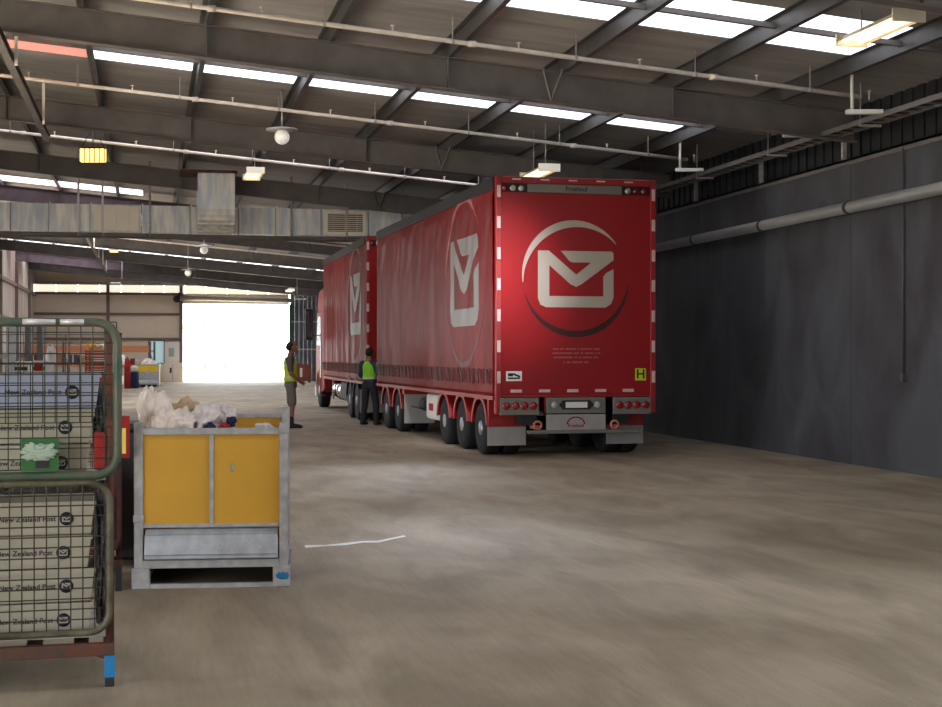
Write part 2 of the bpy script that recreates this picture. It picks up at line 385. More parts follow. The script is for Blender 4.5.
for nm, a, b, x0, x1 in strips:
    p = MB(); xs = [x0]+[q for q in PX if x0+.2 < q < x1-.2]+[x1]; pk = MB(); np = 0
    for q0, q1 in zip(xs[:-1], xs[1:]):
        if nm == 'window_3' and q1 < -.7: slab(pk, q0, q1, a, b, .01, .03); np += 1
        else: slab(p, q0, q1, a, b, .01, .03)
    o = p.build(nm, 'farsky' if nm in ('window_4', 'window_5') else 'skyhigh' if a > 36 else 'skypane')
    lb = {'added_skylight_8': 'added hidden skylight strip behind the third beam', 'added_skylight_9': 'added hidden skylight strip above the duct', 'added_skylight_10': 'added hidden skylight strip beyond the duct', 'added_skylight_11': 'added hidden skylight strip over the far half of the hall', 'added_skylight_12': 'added hidden skylight strip over the truck cab end', 'added_skylight_13': 'added hidden skylight strip near the far rail', 'added_skylight_14': 'added hidden skylight strip before the roller door', 'window_2': 'wide glaring skylight strip nearest the camera, top right', 'window_3': 'long white skylight strip running across the roof behind the second beam',
          'window_4': 'pinkish skylight strip just above the galvanised duct', 'window_5': 'skylight strip near the far end of the roof',
          'window_6': 'skylight strip overhead in front of the cages', 'window_7': 'skylight strip behind the viewpoint'}[nm]
    tag(o, lb, kind='structure')
    if np: pk.build('tinted_sheet', 'skypink', o)
for x in PX:
    m = MB(); z = roof_z(x)
    m.box(x-.003, x+.003, YB, YF, z-.2, z-.002).box(x-.003, x+.07, YB, YF, z-.205, z-.198).box(x-.07, x+.003, YB, YF, z-.008, z-.002)
    m.build('purlin', 'purlin', ceiling)
RY = [-10.2, -2.6, 5.0, 12.5, 19.2, 26.8, 34.5, 42.1, 49.7, 57.3, 64.9, 72.5, 80.1]
for y in RY:
    m = MB()
    def sl(x0, x1, y0, y1, d0, d1):
        vs = [(x0,y0,rafter_z(x0)+d0),(x1,y0,rafter_z(x1)+d0),(x1,y1,rafter_z(x1)+d0),(x0,y1,rafter_z(x0)+d0),(x0,y0,rafter_z(x0)+d1),(x1,y0,rafter_z(x1)+d1),(x1,y1,rafter_z(x1)+d1),(x0,y1,rafter_z(x0)+d1)]
        m.add(vs, [(0,3,2,1),(4,5,6,7),(0,1,5,4),(1,2,6,5),(2,3,7,6),(3,0,4,7)])
    sl(XL, XR, y-.09, y+.09, 0, .014); sl(XL, XR, y-.006, y+.006, .014, .42); sl(XL, XR, y-.09, y+.09, .42, .434)
    for x in PX[1::2]: sl(x-.005, x+.005, y-.085, y+.085, .014, .42)
    m.build('rafter', 'steel', ceiling)
    if y > 10:
        m = MB(); x = 5.35
        for dy in (-.75, .75): pass
        for dx in (-.14, .14):
            m.bar((x+dx, y-.2, roof_z(x)-.2), (x+.0, y-.1, rafter_z(x)+.03), .03, .03)
            m.bar((x+dx, y+.2, roof_z(x)-.2), (x+.0, y+.1, rafter_z(x)+.03), .03, .03)
        m.build('fly_brace', 'steel', ceiling)
# bridging rods between purlins beside the skylights
for y in (15.75, 22.1):
    m = MB(); m.bar((XL, y, roof_z(XL)-.1), (XR, y, roof_z(XR)-.1), .06, .06); m.build('bridging', 'steel', ceiling)

# ------------------------------------------------------------------ roof services
ordn = ['nearest the camera', 'second from the camera', 'third from the camera', 'fourth from the camera, just in front of the duct', 'fifth from the camera, first beyond the duct', 'sixth from the camera, beyond the duct',
        'seventh from the camera, beyond the duct', 'eighth from the camera, far down the roof', 'ninth from the camera, far down the roof', 'last before the far wall']
PYS = [17.65, 24.0, 30.3, 36.6, 43.5, 49.0, 55.4, 61.7, 68.0, 75.5]
for i, y in enumerate(PYS):
    t = thing('sprinkler_pipe', 'pale pipe crossing under the roof, ' + ordn[i], 'pipe', (XL+.2, y, 5.8), 0, 'pale pipes crossing under the roof')
    def L(x): return (x-XL-.2, 0, rafter_z(x)+.3-5.8)
    xe = 9.2
    mb = MB(); mb.tube([L(XL+.1), L(xe)], .03, 8)
    for x in PX[1::2]: mb.cyl((L(x)[0]-.05, 0, L(x)[2]), (L(x)[0]+.05, 0, L(x)[2]), .042, 8)
    mb.build('pipe_run', 'pipe', t)
    for x in PX[1:]:
        if i < 6 or PX.index(x) % 2: 
            a = L(x-.25); hg = MB().cyl(a, (a[0], 0, a[2]+.33), .008, 6).lathe([(.035, -.02), (.035, .02)], a, 'x', 10); hg.build('hanger', 'galvd', t)
    for x in PX[1::1]:
        if i < 3: MB().cyl((L(x+.6)[0], 0, L(x+.6)[2]-.02), (L(x+.6)[0], 0, L(x+.6)[2]+.09), .012, 8).lathe([(.03, .09), (.03, .1)], (L(x+.6)[0], 0, L(x+.6)[2]), 'z', 10).build('sprinkler_head', 'pipe', t)

# fat pipe on right wall
t = thing('wall_pipe', 'fat grey pipe running along the dark concrete wall', 'pipe', (9.72, 5, 3.68))
MB().tube([(0, 0, 0), (0, 78, 0)], .085, 20).build('pipe_run', mat('grey_pipe', (124, 124, 124), .4, 0, .1, 2), t)
for y in range(2, 76, 3):
    MB().lathe([(.095, -.04), (.095, .04)], (0, y, 0), 'y', 20).box(0, .18, y-.02, y+.02, -.02, .02).build('pipe_clip', 'darkmetal', t)
# conduit dropping down the wall
p0 = 17.75
t = thing('wall_conduit', 'thin conduit dropping down the concrete wall to a small switch box', 'conduit', (XR-.03, p0, 1.27))
MB().cyl((0, 0, .06), (0, 0, 3.1), .014, 8).build('conduit_run', 'conduit', t)
MB().box(-.03, .025, -.035, .035, -.04, .06).build('switch_box', 'conduit', t, bevel=.006)
# cable tray
t = thing('cable_tray', 'ladder cable tray hung along the top of the concrete wall', 'cable tray', (9.52, 4, 4.70))
m = MB().box(-.15, -.14, 0, 78, 0, .07).box(.14, .15, 0, 78, 0, .09)
for k in range(260): m.box(-.14, .14, k*.3, k*.3+.06, .0, .015)
m.build('tray_ladder', 'steel', t)
m = MB()
for j, (x, z, r) in enumerate(((-.07, .04, .022), (0, .045, .027), (.07, .035, .018))): m.tube([(x, 0, z), (x, 78, z)], r, 8)
m.build('cables', 'black', t)
for k in range(26): MB().cyl((-.145, 2+k*3, .02), (-.145, 2+k*3, .57), .008, 6).box(-.16, .16, 1.98+k*3, 2.02+k*3, -.03, 0).build('hanger', 'galvd', t)
for i, y in enumerate([16.6+2.95*k for k in range(12)]):
    o = MB().box(-.03, .03, -.03, .03, 0, .42).box(-.03, .03, -.1, .1, .0, .012).build('wall_bracket', 'galvd', loc=(XR+.02, y, 4.42)); tag(o, 'short steel upright on top of the dark concrete wall', 'bracket', 'steel uprights along the wall top')

# rail on the left, running down the building
def rail(label, y0, y1, x):
    z = rafter_z(x)-.14
    t = thing('steel_rail', label, 'rail', (x, y0, z))
    MB().box(-.05, .05, 0, y1-y0, 0, .012).box(-.006, .006, 0, y1-y0, -.1, 0).box(-.05, .05, 0, y1-y0, -.112, -.1).build('rail_run', 'steel', t)
    n = int((y1-y0)/5)
    for k in range(n+1):
        yy = min(k*5+2.2, y1-y0-.3); MB().box(.07, .11, yy-.03, yy+.03, -.15, .6).build('hanger', 'white', t)
rail('steel rail hung under the roof running away at upper left', 12.6, 27.2, -1.8)
rail('far steel rail hung under the roof beyond the duct', 46.5, 71, -2.05)

# round globe lamps
def globe(label, u, v, zc, s=1):
    p = pt(u, v, zc); top = roof_z(p.x)-p.z
    t = thing('globe_lamp', label, 'lamp', p, 0, 'globe lamps hung from the roof')
    MB().ball((0, 0, 0), .125*s).build('globe', 'globe', t)
    MB().lathe([(.03, .17*s), (.26*s, .13*s), (.27*s, .11*s), (.1*s, .1*s)], (0, 0, 0), 'z', 24).build('dish', 'galvd', t)
    MB().cyl((0, 0, .14*s), (0, 0, top), .015, 8).build('drop_rod', 'galvd', t)
globe('white globe lamp with wide dish, left of centre under the roof', 282, 137, 24)
globe('pinkish white globe lamp just below the duct outlet', 204, 250, 45)
globe('small white globe lamp above the bright roller door', 188, 273, 56)
# fluorescent fittings
def fluoro(label, X, Y, Z=None, warm=True, ln=1.25):
    Z = Z or rafter_z(X)+.3
    t = thing('fluorescent_light', label, 'light', (X, Y, Z), 0, 'fluorescent light fittings under the roof')
    m = MB(); m.add([(-.19,-ln/2,0),(-.1,-ln/2,.08),(.1,-ln/2,.08),(.19,-ln/2,0),(-.19,ln/2,0),(-.1,ln/2,.08),(.1,ln/2,.08),(.19,ln/2,0)], [(0,1,5,4),(1,2,6,5),(2,3,7,6)])
    m.box(-.19, .19, -ln/2-.03, -ln/2, -.035, .1).box(-.19, .19, ln/2, ln/2+.03, -.035, .1)
    m.build('housing', 'warmtube' if False else 'grille', t)
    for x in (-.09, .09): MB().cyl((x, -ln/2, .01), (x, ln/2, .01), .02, 10).build('tube', 'warmtube', t)
    MB().box(-.15, .15, -ln/2, ln/2, .028, .034).build('reflector', 'warmtube', t)
    top = roof_z(X)-Z
    for y in (-.4, .4): MB().cyl((0, y, .07), (0, y, top), .008, 6).build('drop_rod', 'galvd', t)
fluoro('lit twin tube light fitting at the top right corner', 7.8, 14.55, 5.13)
fluoro('lit light fitting just above the roof of the rear trailer', 6.65, 24.5, 4.74)
fluoro('small lit light fitting left of the duct outlet top', 2.18, 31.6, 5.45)
fluoro('amber lit fitting at left, just beyond the duct', -1.36, 52, warm=True)
fluoro('amber lit fitting at left, farther beyond the duct', -1.5, 63)
fluoro('distant lit fitting above the right side of the roller door', *on_y(290, 78)[:1], 78, Z=4.95)
# hung white rods with horizontal bars
def hung(label, u, v, zc, rodlen, w=.5, rod=True):
    p = pt(u, v, zc)
    t = thing('hung_bracket', label, 'bracket', p, -TH, 'pale brackets hung from the roof')
    MB().box(-.08, w, -.05, .05, -.03, .03).build('cross_bar', 'white', t, bevel=.008)
    if zc > 60: rodlen = roof_z(p.x)-p.z
    if rod:
        MB().cyl((0, 0, .03), (0, 0, rodlen), .022 if zc < 60 else .012, 10).build('rod', 'white', t)
        MB().lathe([(.03, -.09), (.07, -.05), (.05, 0), (.01, .06)], (0, 0, rodlen), 'z', 12).build('rod_cap', 'white', t)
hung('pale hung rod with crossbar at upper right below the skylight', 852, 112, 19.0, .6, .4)
hung('pale hung rod with crossbar above the right edge of the rear trailer', 680, 170, 24.9, .58, .4)
hung('pale crossbar without a rod between the two hung rods', 788, 135, 21.7, 0, .3, False)
hung('tiny pale hung rod above the roller door, right', 297, 299, 70, .45, .45)
hung('tiny pale hung rod left of the roller door top', 122, 283, 66, .4, -.5)
# warm flood light on wires
p = pt(93, 155, 29)
t = thing('caged_flood_lamp', 'yellow lit rectangular lamp with guard hung on wires, upper left', 'lamp', p, -TH)
MB().box(-.25, .25, -.06, .06, -.14, .12).build('lamp_body', 'warmlamp', t, bevel=.01)
m = MB()
for k in range(6): m.box(-.26+k*.1, -.245+k*.1, -.075, -.062, -.15, .13)
m.box(-.27, .27, -.075, .07, .12, .15); m.build('guard', 'darkmetal', t)
m = MB()
for x in (-.22, 0, .22): m.cyl((x, 0, .15), (x*.2, 0, .5), .008, 6)
m.cyl((0, 0, .5), (0, 0, roof_z(p.x)-p.z), .01, 6); m.build('hanging_wires', 'darkmetal', t)

# duct across the building
YD = 35.4
xa, _ = on_y(-30, YD); xb, _ = on_y(440, YD)
ZB, ZT = 4.46, 5.1
t = thing('air_duct', 'long galvanised air duct crossing the building under the roof', 'duct', (0, YD, ZB))
cuts = [on_y(u, YD)[0] for u in (-30, 12, 50, 91, 142, 190, 238, 275, 320, 367, 405, 440)]
for i, (a, b) in enumerate(zip(cuts[:-1], cuts[1:])):
    m = MB().box(a+.02, b-.02, -.3, .3, 0, ZT-ZB).box(a, a+.03, -.33, .33, -.03, ZT-ZB+.03)
    n = max(1, int((b-a)/.25))
    for k in range(1, n): m.box(a+k*(b-a)/n-.008, a+k*(b-a)/n+.008, -.31, .31, -.01, ZT-ZB+.01)
    s = m.build('duct_section', 'duct', t)
    if i in (3, 8):
        g = MB().box(a+.08, b-.08, -.33, -.3, .04, .1).box(a+.08, b-.08, -.33, -.3, .54, .6).box(a+.08, a+.15, -.33, -.3, .1, .54).box(b-.15, b-.08, -.33, -.3, .1, .54)
        g.build('grille_frame', 'grille', s)
        g = MB().box(a+.15, b-.15, -.31, -.302, .1, .54); g.build('grille_back', 'grilled' if i == 8 else 'grille', s)  # left grille back coloured brighter to look lit
        g = MB()
        for k in range(9): g.box(a+.15, b-.15, -.325, -.31, .12+k*.05, .135+k*.05)
        g.build('louvre', 'grille', s)
MB().box(xa, xb, -.36, -.3, -.1, -.03).box(xa, xb, .3, .36, -.1, -.03).build('support_channel', 'steel', t)
for u in (79, 103, 150, 290, 345, 400):
    x, _ = on_y(u, YD); MB().box(x-.025, x+.025, -.36, -.31, -.1, roof_z(x)-ZB).build('hanger', 'white' if u < 120 else 'galvd', t)
# riser of the duct
ra, rb = on_y(198, YD-2)[0], on_y(235, YD-2)[0]
m = MB(); prof = [(0, -.04), (0, .35), (0, .5), (0, .85), (0, 1.15)]
m.box(ra, rb, -2.0, -1.14, .42, .8).box(ra+.01, rb-.01, -1.99, -1.15, .79, .83).box(ra, rb, -2.0, -1.14, .82, 1.24)
r = m.build('riser_box', 'duct', t)
m = MB()
for k in range(6):
    a0 = PI/2*k/6; a1 = PI/2*(k+1)/6
    yy = lambda a: -1.14-.86*math.cos(a); zz = lambda a: .42-.44*math.sin(a)
    m.add([(ra, -1.14, .42), (ra, yy(a0), zz(a0)), (ra, yy(a1), zz(a1)), (rb, -1.14, .42), (rb, yy(a0), zz(a0)), (rb, yy(a1), zz(a1))], [(0,1,2),(5,4,3),(1,4,5,2)])
    m.box(ra-.01, rb+.01, yy(a1)-.015, yy(a1)+.005, zz(a1)-.01, zz(a1)+.01)
m.box(ra, rb, -1.15, -.33, -.02, .6); m.build('elbow', 'duct', t)
MB().box(ra-.4, rb+.05, -2.06, -1.1, 1.24, 1.3).build('flange', 'rust', t)

# ------------------------------------------------------------------ logo outline (traced proportions)
_e = [(272,430),(325,430),(458,540),(530,483),(440,483),(425,478),(383,430),(632,430),(640,440),(640,470),(485,583),(458,597),(430,585),(327,497),(327,640),(590,640),(590,548),(605,530),(640,512),(640,645),(628,675),(600,692),(312,692),(284,680),(272,650)]
ENV = [((x-456)/368, (561-y)/368) for x, y in _e]
def arc(r, a0, a1, w0, w1, n=40, pk=None):
    out = []; inn = []
    for k in range(n+1):
        f = k/n; a = math.radians(a0+(a1-a0)*f); w = w0+(w1-w0)*math.sin(PI*f)
        out.append((math.cos(a)*(r+w/2), math.sin(a)*(r+w/2))); inn.append((math.cos(a)*(r-w/2), math.sin(a)*(r-w/2)))
    return out+inn[::-1]
def decal(poly, fn, name, m, parent, grid=None):
    """printed mark laid on a surface; grid cuts let it follow the surface"""
    bm = bmesh.new(); vs = [bm.verts.new((a, b, 0)) for a, b in poly]; bm.faces.new(vs)
    bmesh.ops.triangulate(bm, faces=bm.faces[:])
    if grid:
        for ax in (0, 1):
            lo = min(p[ax] for p in poly); hi = max(p[ax] for p in poly); k = math.floor(lo/grid)
            while k*grid < hi:
                co = [0,0,0]; co[ax] = k*grid; no = [0,0,0]; no[ax] = 1
                bmesh.ops.bisect_plane(bm, geom=bm.verts[:]+bm.edges[:]+bm.faces[:], plane_co=co, plane_no=no); k += 1
    for v in bm.verts: v.co = Vector(fn(v.co.x, v.co.y))
    bmesh.ops.recalc_face_normals(bm, faces=bm.faces)
    ex = bmesh.ops.solidify(bm, geom=bm.faces[:], thickness=.002)
    me = D.meshes.new(name); bm.to_mesh(me); bm.free(); me.materials.append(M[m])
    o = D.objects.new(name, me); COL.objects.link(o); o.parent = parent; return o

# ------------------------------------------------------------------ truck bodies
BW, TOP, BOT = 2.58, 4.3, .95
def wheel(parent, x, y, r=.42, w=.27, dual=True, side=-1, dark=False):
    """x = outer face of the tyre, side -1 = left"""
    s = side; m = MB()
    rows = [0, w+.04] if dual else [0]
    for q in rows:
        a = x - s*q; b = x - s*(q+w); prof = [(r*.58, a), (r*.9, a), (r*.985, a-s*.03), (r, a-s*.06), (r, b+s*.06), (r*.985, b+s*.03), (r*.9, b), (r*.58, b)]
        m.lathe(prof, (0, y, r), 'x', 32)
    tw = m.build('wheel', 'rubber', parent)
    a = x
    m = MB().lathe([(r*.6, a-s*.02), (r*.57, a-s*.0), (r*.54, a-s*.005), (r*.45, a-s*.05), (r*.3, a-s*.05), (r*.27, a+s*.01), (r*.1, a+s*.02)], (0, y, r), 'x', 28)
    m.build('rim', 'rim', tw)
    m = MB()
    for k in range(8):
        t_ = 2*PI*k/8; m.cyl((a-s*.06, y+math.cos(t_)*r*.36, r+math.sin(t_)*r*.34), (a-s*.02, y+math.cos(t_)*r*.36, r+math.sin(t_)*r*.36), .016, 6)
    m.build('wheel_nuts', 'chrome', tw)
def guard(parent, x0, x1, y, r=.42, m_='reddark', a0=8, a1=172):
    m = MB(); R0, R1 = r+.09, r+.115; n = 18
    for i in range(n):
        A, B = (math.radians(a0+(a1-a0)*k/n) for k in (i, i+1))
        pts = [(c*math.cos(q), c*math.sin(q)) for q, c in ((A, R0), (B, R0), (B, R1), (A, R1))]
        m.prism(pts, lambda a, b, t: (t, y+a, r+b), x0, x1)
        pts = [(c*math.cos(q), c*math.sin(q)) for q, c in ((A, R0-.05), (B, R0-.05), (B, R1), (A, R1))]
        m.prism(pts, lambda a, b, t: (t, y+a, r+b), x0-.015, x0)
    m.build('mudguard', m_, parent)

def body(root, LEN, seed, logo_y):
    # box: roof, floor, front bulkhead, right curtain
    MB().box(.06, BW-.06, .1, LEN-.08, TOP-.1, TOP-.02).build('roof_panel', 'coaming', root)
    MB().box(.05, BW-.05, .1, LEN-.1, 1.0, 1.18).build('deck', 'darkmetal', root)
    MB().box(.0, BW, LEN-.14, LEN, BOT, TOP-.12).box(.0, .16, LEN-.16, LEN+.01, BOT, TOP).box(BW-.16, BW, LEN-.16, LEN+.01, BOT, TOP).build('front_bulkhead', 'reddark', root, bevel=.02)
    for nm, x0, x1 in (('top_rail', -.025, .06), ('top_rail', BW-.06, BW+.025)):
        MB().box(x0, x1, .06, LEN-.02, TOP-.19, TOP).build(nm, 'coaming', root, bevel=.015)
    # curtains
    def disp(y, z):
        v = Vector((y*1.3+seed, z*.35, 1)); w = .012*noise.noise(v)*2
        w += .010*abs(math.sin(y*2.62+seed))**4
        f = max(0, min(1, (z-2.6)/1.4))
        w += .05*f*abs(noise.noise(Vector(((y+z*.45)*2.6, z*.8-y*.2, seed+5))))
        w += .012*noise.noise(Vector((y*3.1, z*1.8+seed, 3)))*(1-abs(z-2.6)/2)
        e = min(1, (z-BOT)/.3, max(0, (TOP-.2-z)/.15)); return w*max(.15, e)
    def curtain(xs, s):
        m = MB(); ny = int(LEN/.06); nz = 54; vs = []
        y0, y1, z0, z1 = .08, LEN-.15, BOT, TOP-.16
        for j in range(nz+1):
            for i in range(ny+1):
                yy = y0+(y1-y0)*i/ny; zz = z0+(z1-z0)*j/nz; vs.append((xs+s*(.004+disp(yy, zz)), yy, zz))
        nf = [(j*(ny+1)+i, j*(ny+1)+i+1, (j+1)*(ny+1)+i+1, (j+1)*(ny+1)+i) for j in range(nz) for i in range(ny)]
        k0 = len(vs); 
        m.add(vs, nf, True); o = m.build('side_curtain', 'curtain', root)
        sd = o.modifiers.new('thickness', 'SOLIDIFY'); sd.thickness = .006; sd.offset = -1 if s < 0 else -1
        return o
    cl = curtain(.0, -1); curtain(BW, 1)
    fn = lambda cy, cz, sc: (lambda a, b: (-.012-disp(cy-a*sc, cz+b*sc), cy-a*sc, cz+b*sc))
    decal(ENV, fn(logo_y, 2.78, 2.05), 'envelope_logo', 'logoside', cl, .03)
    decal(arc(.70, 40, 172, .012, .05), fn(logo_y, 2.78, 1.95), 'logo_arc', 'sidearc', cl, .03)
    decal(arc(.70, 190, 345, .012, .045), fn(logo_y, 2.78, 1.95), 'logo_dark_arc', 'sidearcd', cl, .03)
    # straps with buckles along the lower edge
    n = int((LEN-.4)/.36)
    for i in range(n+1):
        yy = .2+i*(LEN-.45)/n; m = MB()
        m.box(-.046, -.034, yy-.02, yy+.02, BOT+.17, BOT+.42).box(-.052, -.04, yy-.035, yy+.035, BOT+.26, BOT+.32).bar((-.048, yy, BOT+.3), (-.048, yy+.12, BOT+.4), .01, .022).bar((-.048, yy, BOT+.2), (-.048, yy-.08, BOT+.24), .01, .018)
        m.build('curtain_strap', 'strap', root)
    MB().box(-.03, .03, .06, LEN-.02, BOT-.06, BOT).build('side_rail', 'reddark', root)
    # rear end
    R = MB().box(.07, BW-.07, -.02, .06, .97, 4.06).build('rear_door', 'red', root, bevel=.006)
    MB().box(0, .09, -.035, .1, .68, TOP).box(BW-.09, BW, -.035, .1, .68, TOP).box(.09, BW-.09, -.035, .1, TOP-.1, TOP).box(.09, BW-.09, -.03, .06, .93, .97).build('rear_frame', 'reddark', root, bevel=.01)
    MB().box(.09, BW-.09, -.01, .06, 4.06, 4.2).build('header_recess', 'black', root)
    h = MB().box(.50, 2.02, -.03, -.01, 4.065, 4.195).build('header_panel', 'panelgrey', root, bevel=.004)
    text('Fruehauf', .1, 'black', h, (1.28, -.032, 4.13), (PI/2, 0, 0))
    for x in (.14, .27, .40, 2.12, 2.25, 2.38): MB().lathe([(.05, -.012), (.045, -.035), (.02, -.045)], (x, 0, 4.125), 'y', 16).build('marker_lamp', 'lamp_clear' if x in (.27, .40, 2.12) else 'lamp_red', root)
    for k in range(7):
        z = 4.07-.472*k
        for x in (.015, BW-.07): MB().box(x, x+.055, -.0385, -.0352, z-.09, z+.09).build('reflective_tab', 'tape', root)
    for k in range(5):
        x = .32+.452*k
        MB().box(x-.09, x+.09, -.0245, -.0205, 1.005, 1.05).build('reflective_tab', 'tape', root)
        MB().box(x-.07, x+.07, -.0385, -.0352, 4.25, 4.27).build('reflective_tab', 'tape', root)
    cx, cz = 1.275, 2.75
    decal(ENV, lambda a, b: (cx+a*1.22, -.0225, cz-.005+b*1.22), 'envelope_logo', 'logo', R)
    decal(arc(.85, 40, 184, .01, .115), lambda a, b: (cx+a, -.0225, cz+b), 'logo_arc', 'logo', R)
    decal(arc(.85, 196, 356, .01, .10), lambda a, b: (cx+a, -.0225, cz+b), 'logo_dark_arc', 'logodark', R)
    # small faint slogan rows
    m = MB(); rnd = random.Random(3)
    for j, (wd, z) in enumerate(((.74, 1.67), (.76, 1.605), (.72, 1.54), (.40, 1.465))):
        x = cx-wd/2
        while x < cx+wd/2:
            w = rnd.choice((.012, .016, .02)); m.box(x, x+w, -.0235, -.0205, z-.013, z+.013); x += w+.008
            if rnd.random() < .2: x += .022
    m.build('slogan_lettering', 'sidearc', R)
    s = MB().box(.16, .41, -.0235, -.0205, 1.18, 1.33).build('plate_sticker', 'white', R)
    m = MB().box(.19, .27, -.025, -.0236, 1.25, 1.3).box(.19, .38, -.025, -.0236, 1.21, 1.235).bar((.27, -.0243, 1.29), (.38, -.0243, 1.245), .0012, .03); m.build('sticker_marks', 'stickerblack', s)
    s = MB().box(2.24, 2.42, -.0235, -.0205, 1.18, 1.37).build('hazard_sign', 'hyellow', R)
    text('H', .2, 'stickerblack', s, (2.33, -.025, 1.275), (PI/2, 0, 0))
    # lights panels
    for x0 in (.06, 1.88):
        pnl = MB().box(x0, x0+.62, -.04, .02, .66, .925).build('light_panel', 'panelgrey', root, bevel=.008)
        for k in range(4): MB().lathe([(.062, -.04), (.058, -.056), (.03, -.062)], (x0+.1+k*.142, 0, .80), 'y', 20).build('tail_lamp', 'lamp_red', pnl)
    pnl = MB().box(.80, 1.75, -.04, .02, .68, .925).build('plate_panel', 'panelgrey', root, bevel=.006)
    MB().prism([(-.28, .0), (-.22, .07), (.22, .07), (.28, 0), (.22, -.07), (-.22, -.07)], lambda a, b, t: (1.275+a, t, .81+b), -.052, -.041).build('plate_holder', 'black', pnl)
    MB().box(1.10, 1.45, -.056, -.053, .765, .855).build('number_plate', 'white', pnl)
    for x in (.93, 1.62): MB().lathe([(.06, -.04), (.055, -.055), (.02, -.06)], (x, 0, .81), 'y', 20).build('reverse_lamp', 'lamp_clear', pnl)
    pnl = MB().box(.80, 1.76, -.02, .0, .42, .665).build('lower_panel', 'flap', root, bevel=.006)
    decal([(math.cos(math.radians(a))*.15, math.sin(math.radians(a))*.12) for a in range(0, 181, 12)]+[(math.cos(math.radians(a))*.128, math.sin(math.radians(a))*.1) for a in range(180, -1, -12)], lambda a, b: (1.275+a, -.0225, .51+b), 'badge_arc', 'lamp_red', pnl)
    text('Fruehauf', .075, 'lamp_red', pnl, (1.275, -.022, .49), (PI/2, 0, 0))
    MB().box(.5, 2.3, -.06, .04, .37, .425).build('bumper_bar', 'panelgrey', root, bevel=.01)
    for x in (.66, 1.9):
        MB().tube([(x+.06*math.cos(2*PI*k/16), -.03, .5+.06*math.sin(2*PI*k/16)) for k in range(16)], .018, 8, closed=True).box(x-.03, x+.03, -.02, .3, .44, .5).build('tow_eye', mat('tow_eye_paint', (180, 110, 90), .5) if 'tow' not in M else M['tow'], root)
    for x in (.42, 1.88): MB().box(x, x+.24, .02, .5, .5, .93).build('rear_bracket', 'black', root)
    # chassis rails
    for x in (.78, 1.62): MB().box(x, x+.12, .02, LEN-.3, .7, 1.0).build('chassis_rail', 'reddark', root)
    m = MB()
    for k in range(int(LEN/.7)): m.box(.05, BW-.05, .3+k*.7, .36+k*.7, .9, 1.0)
    m.build('cross_members', 'darkmetal', root)

def flap(parent, x0, x1, y, z0, z1):
    MB().box(x0, x1, y, y+.012, z0, z1).build('mudflap', 'flap', parent, bevel=.004)
def axle(root, y, r=.42, sides=(-1, 1)):
    MB().cyl((.3, y, r), (BW-.3, y, r), .07, 12).build('axle', 'darkmetal', root)
    wheel(root, .02, y, r, side=-1); wheel(root, BW-.02, y, r, side=1)
def W2(xc, zc): x, y = c2w(xc, zc); return (x, y, 0)

TR1 = thing('curtainsided_trailer', 'large red curtain-sided trailer at the rear, envelope logo on its back doors', 'trailer', W2(.373, 22.06), math.radians(1.25))
L1 = 10.33
body(TR1, L1, 1.7, 2.0)
for y in (1.0, 2.3, 3.6, 7.95, 9.25):
    axle(TR1, y); guard(TR1, .0, .6, y); guard(TR1, BW-.6, BW, y)
flap(TR1, -.02, .6, .42, .17, .46); flap(TR1, 1.92, 2.54, .42, .17, .46)
for x in (0, 1.92): MB().box(x, x+.6, .42, .5, .46, .9).build('guard_back', 'reddark', TR1)
flap(TR1, -.0, .62, 7.2, .2, .78); flap(TR1, 1.9, 2.52, 7.2, .2, .78)
for x in (0, 1.9): MB().box(x, x+.62, 7.21, 7.4, .78, .96).build('guard_back', 'reddark', TR1)
MB().box(.03, .5, 4.35, 5.25, .38, .86).build('locker_box', 'white', TR1, bevel=.06)
MB().box(.02, .028, 4.6, 4.95, .55, .68).build('locker_label', 'redcloth', TR1)
MB().cyl((.25, 5.6, .62), (.25, 6.3, .62), .14, 16).build('air_tank', 'darkmetal', TR1)
MB().cyl((.1, 5.5, .55), (.1, 6.9, .55), .02, 8).build('hose', 'black', TR1)
MB().cyl((BW/2, 8.6, .5), (BW/2, 8.6, 1.0), .45, 24).bar((BW/2-.3, 9.3, .62), (BW/2, 11.3, .55), .1, .1).bar((BW/2+.3, 9.3, .62), (BW/2, 11.3, .55), .1, .1).build('drawbar_dolly', 'reddark', TR1)
for z in (1.3, 4.05): MB().box(-.01, .01, L1+.0, L1+.012, z, z+.1).build('front_marker', 'tape', TR1)
MB().ball((.1, L1+.05, 4.0), .05).build('front_marker_lamp', 'tape', TR1)

TR2 = thing('rigid_truck', 'red curtain-sided truck standing ahead of the large trailer, cab facing the roller door', 'truck', W2(-2.41, 33.26), math.radians(-.35))
L2 = 8.8
body(TR2, L2, 6.1, 1.75)
for y in (1.7, 3.0):
    axle(TR2, y, .46); guard(TR2, .0, .6, y, .46, 'black'); guard(TR2, BW-.6, BW, y, .46, 'black')
flap(TR2, 0, .6, 1.05, .2, .75); flap(TR2, 1.92, 2.52, 1.05, .2, .75)
MB().box(.05, .6, 4.0, 5.1, .4, .85).build('locker_box', 'darkmetal', TR2, bevel=.03)
m = MB().tube([(.33, 5.3, .62), (.33, 5.36, .62), (.33, 6.7, .62), (.33, 6.76, .62)], [.24, .29, .29, .24], 24); m.build('fuel_tank', 'chrome', TR2)
for y in (5.6, 6.4): MB().lathe([(.3, -.03), (.3, .03)], (.33, y, .62), 'y', 24).build('tank_strap', 'black', TR2)
for y_ in (3.85, 7.0): MB().box(.06, .1, y_, y_+.08, .35, .95).build('side_bracket', 'chrome', TR2)
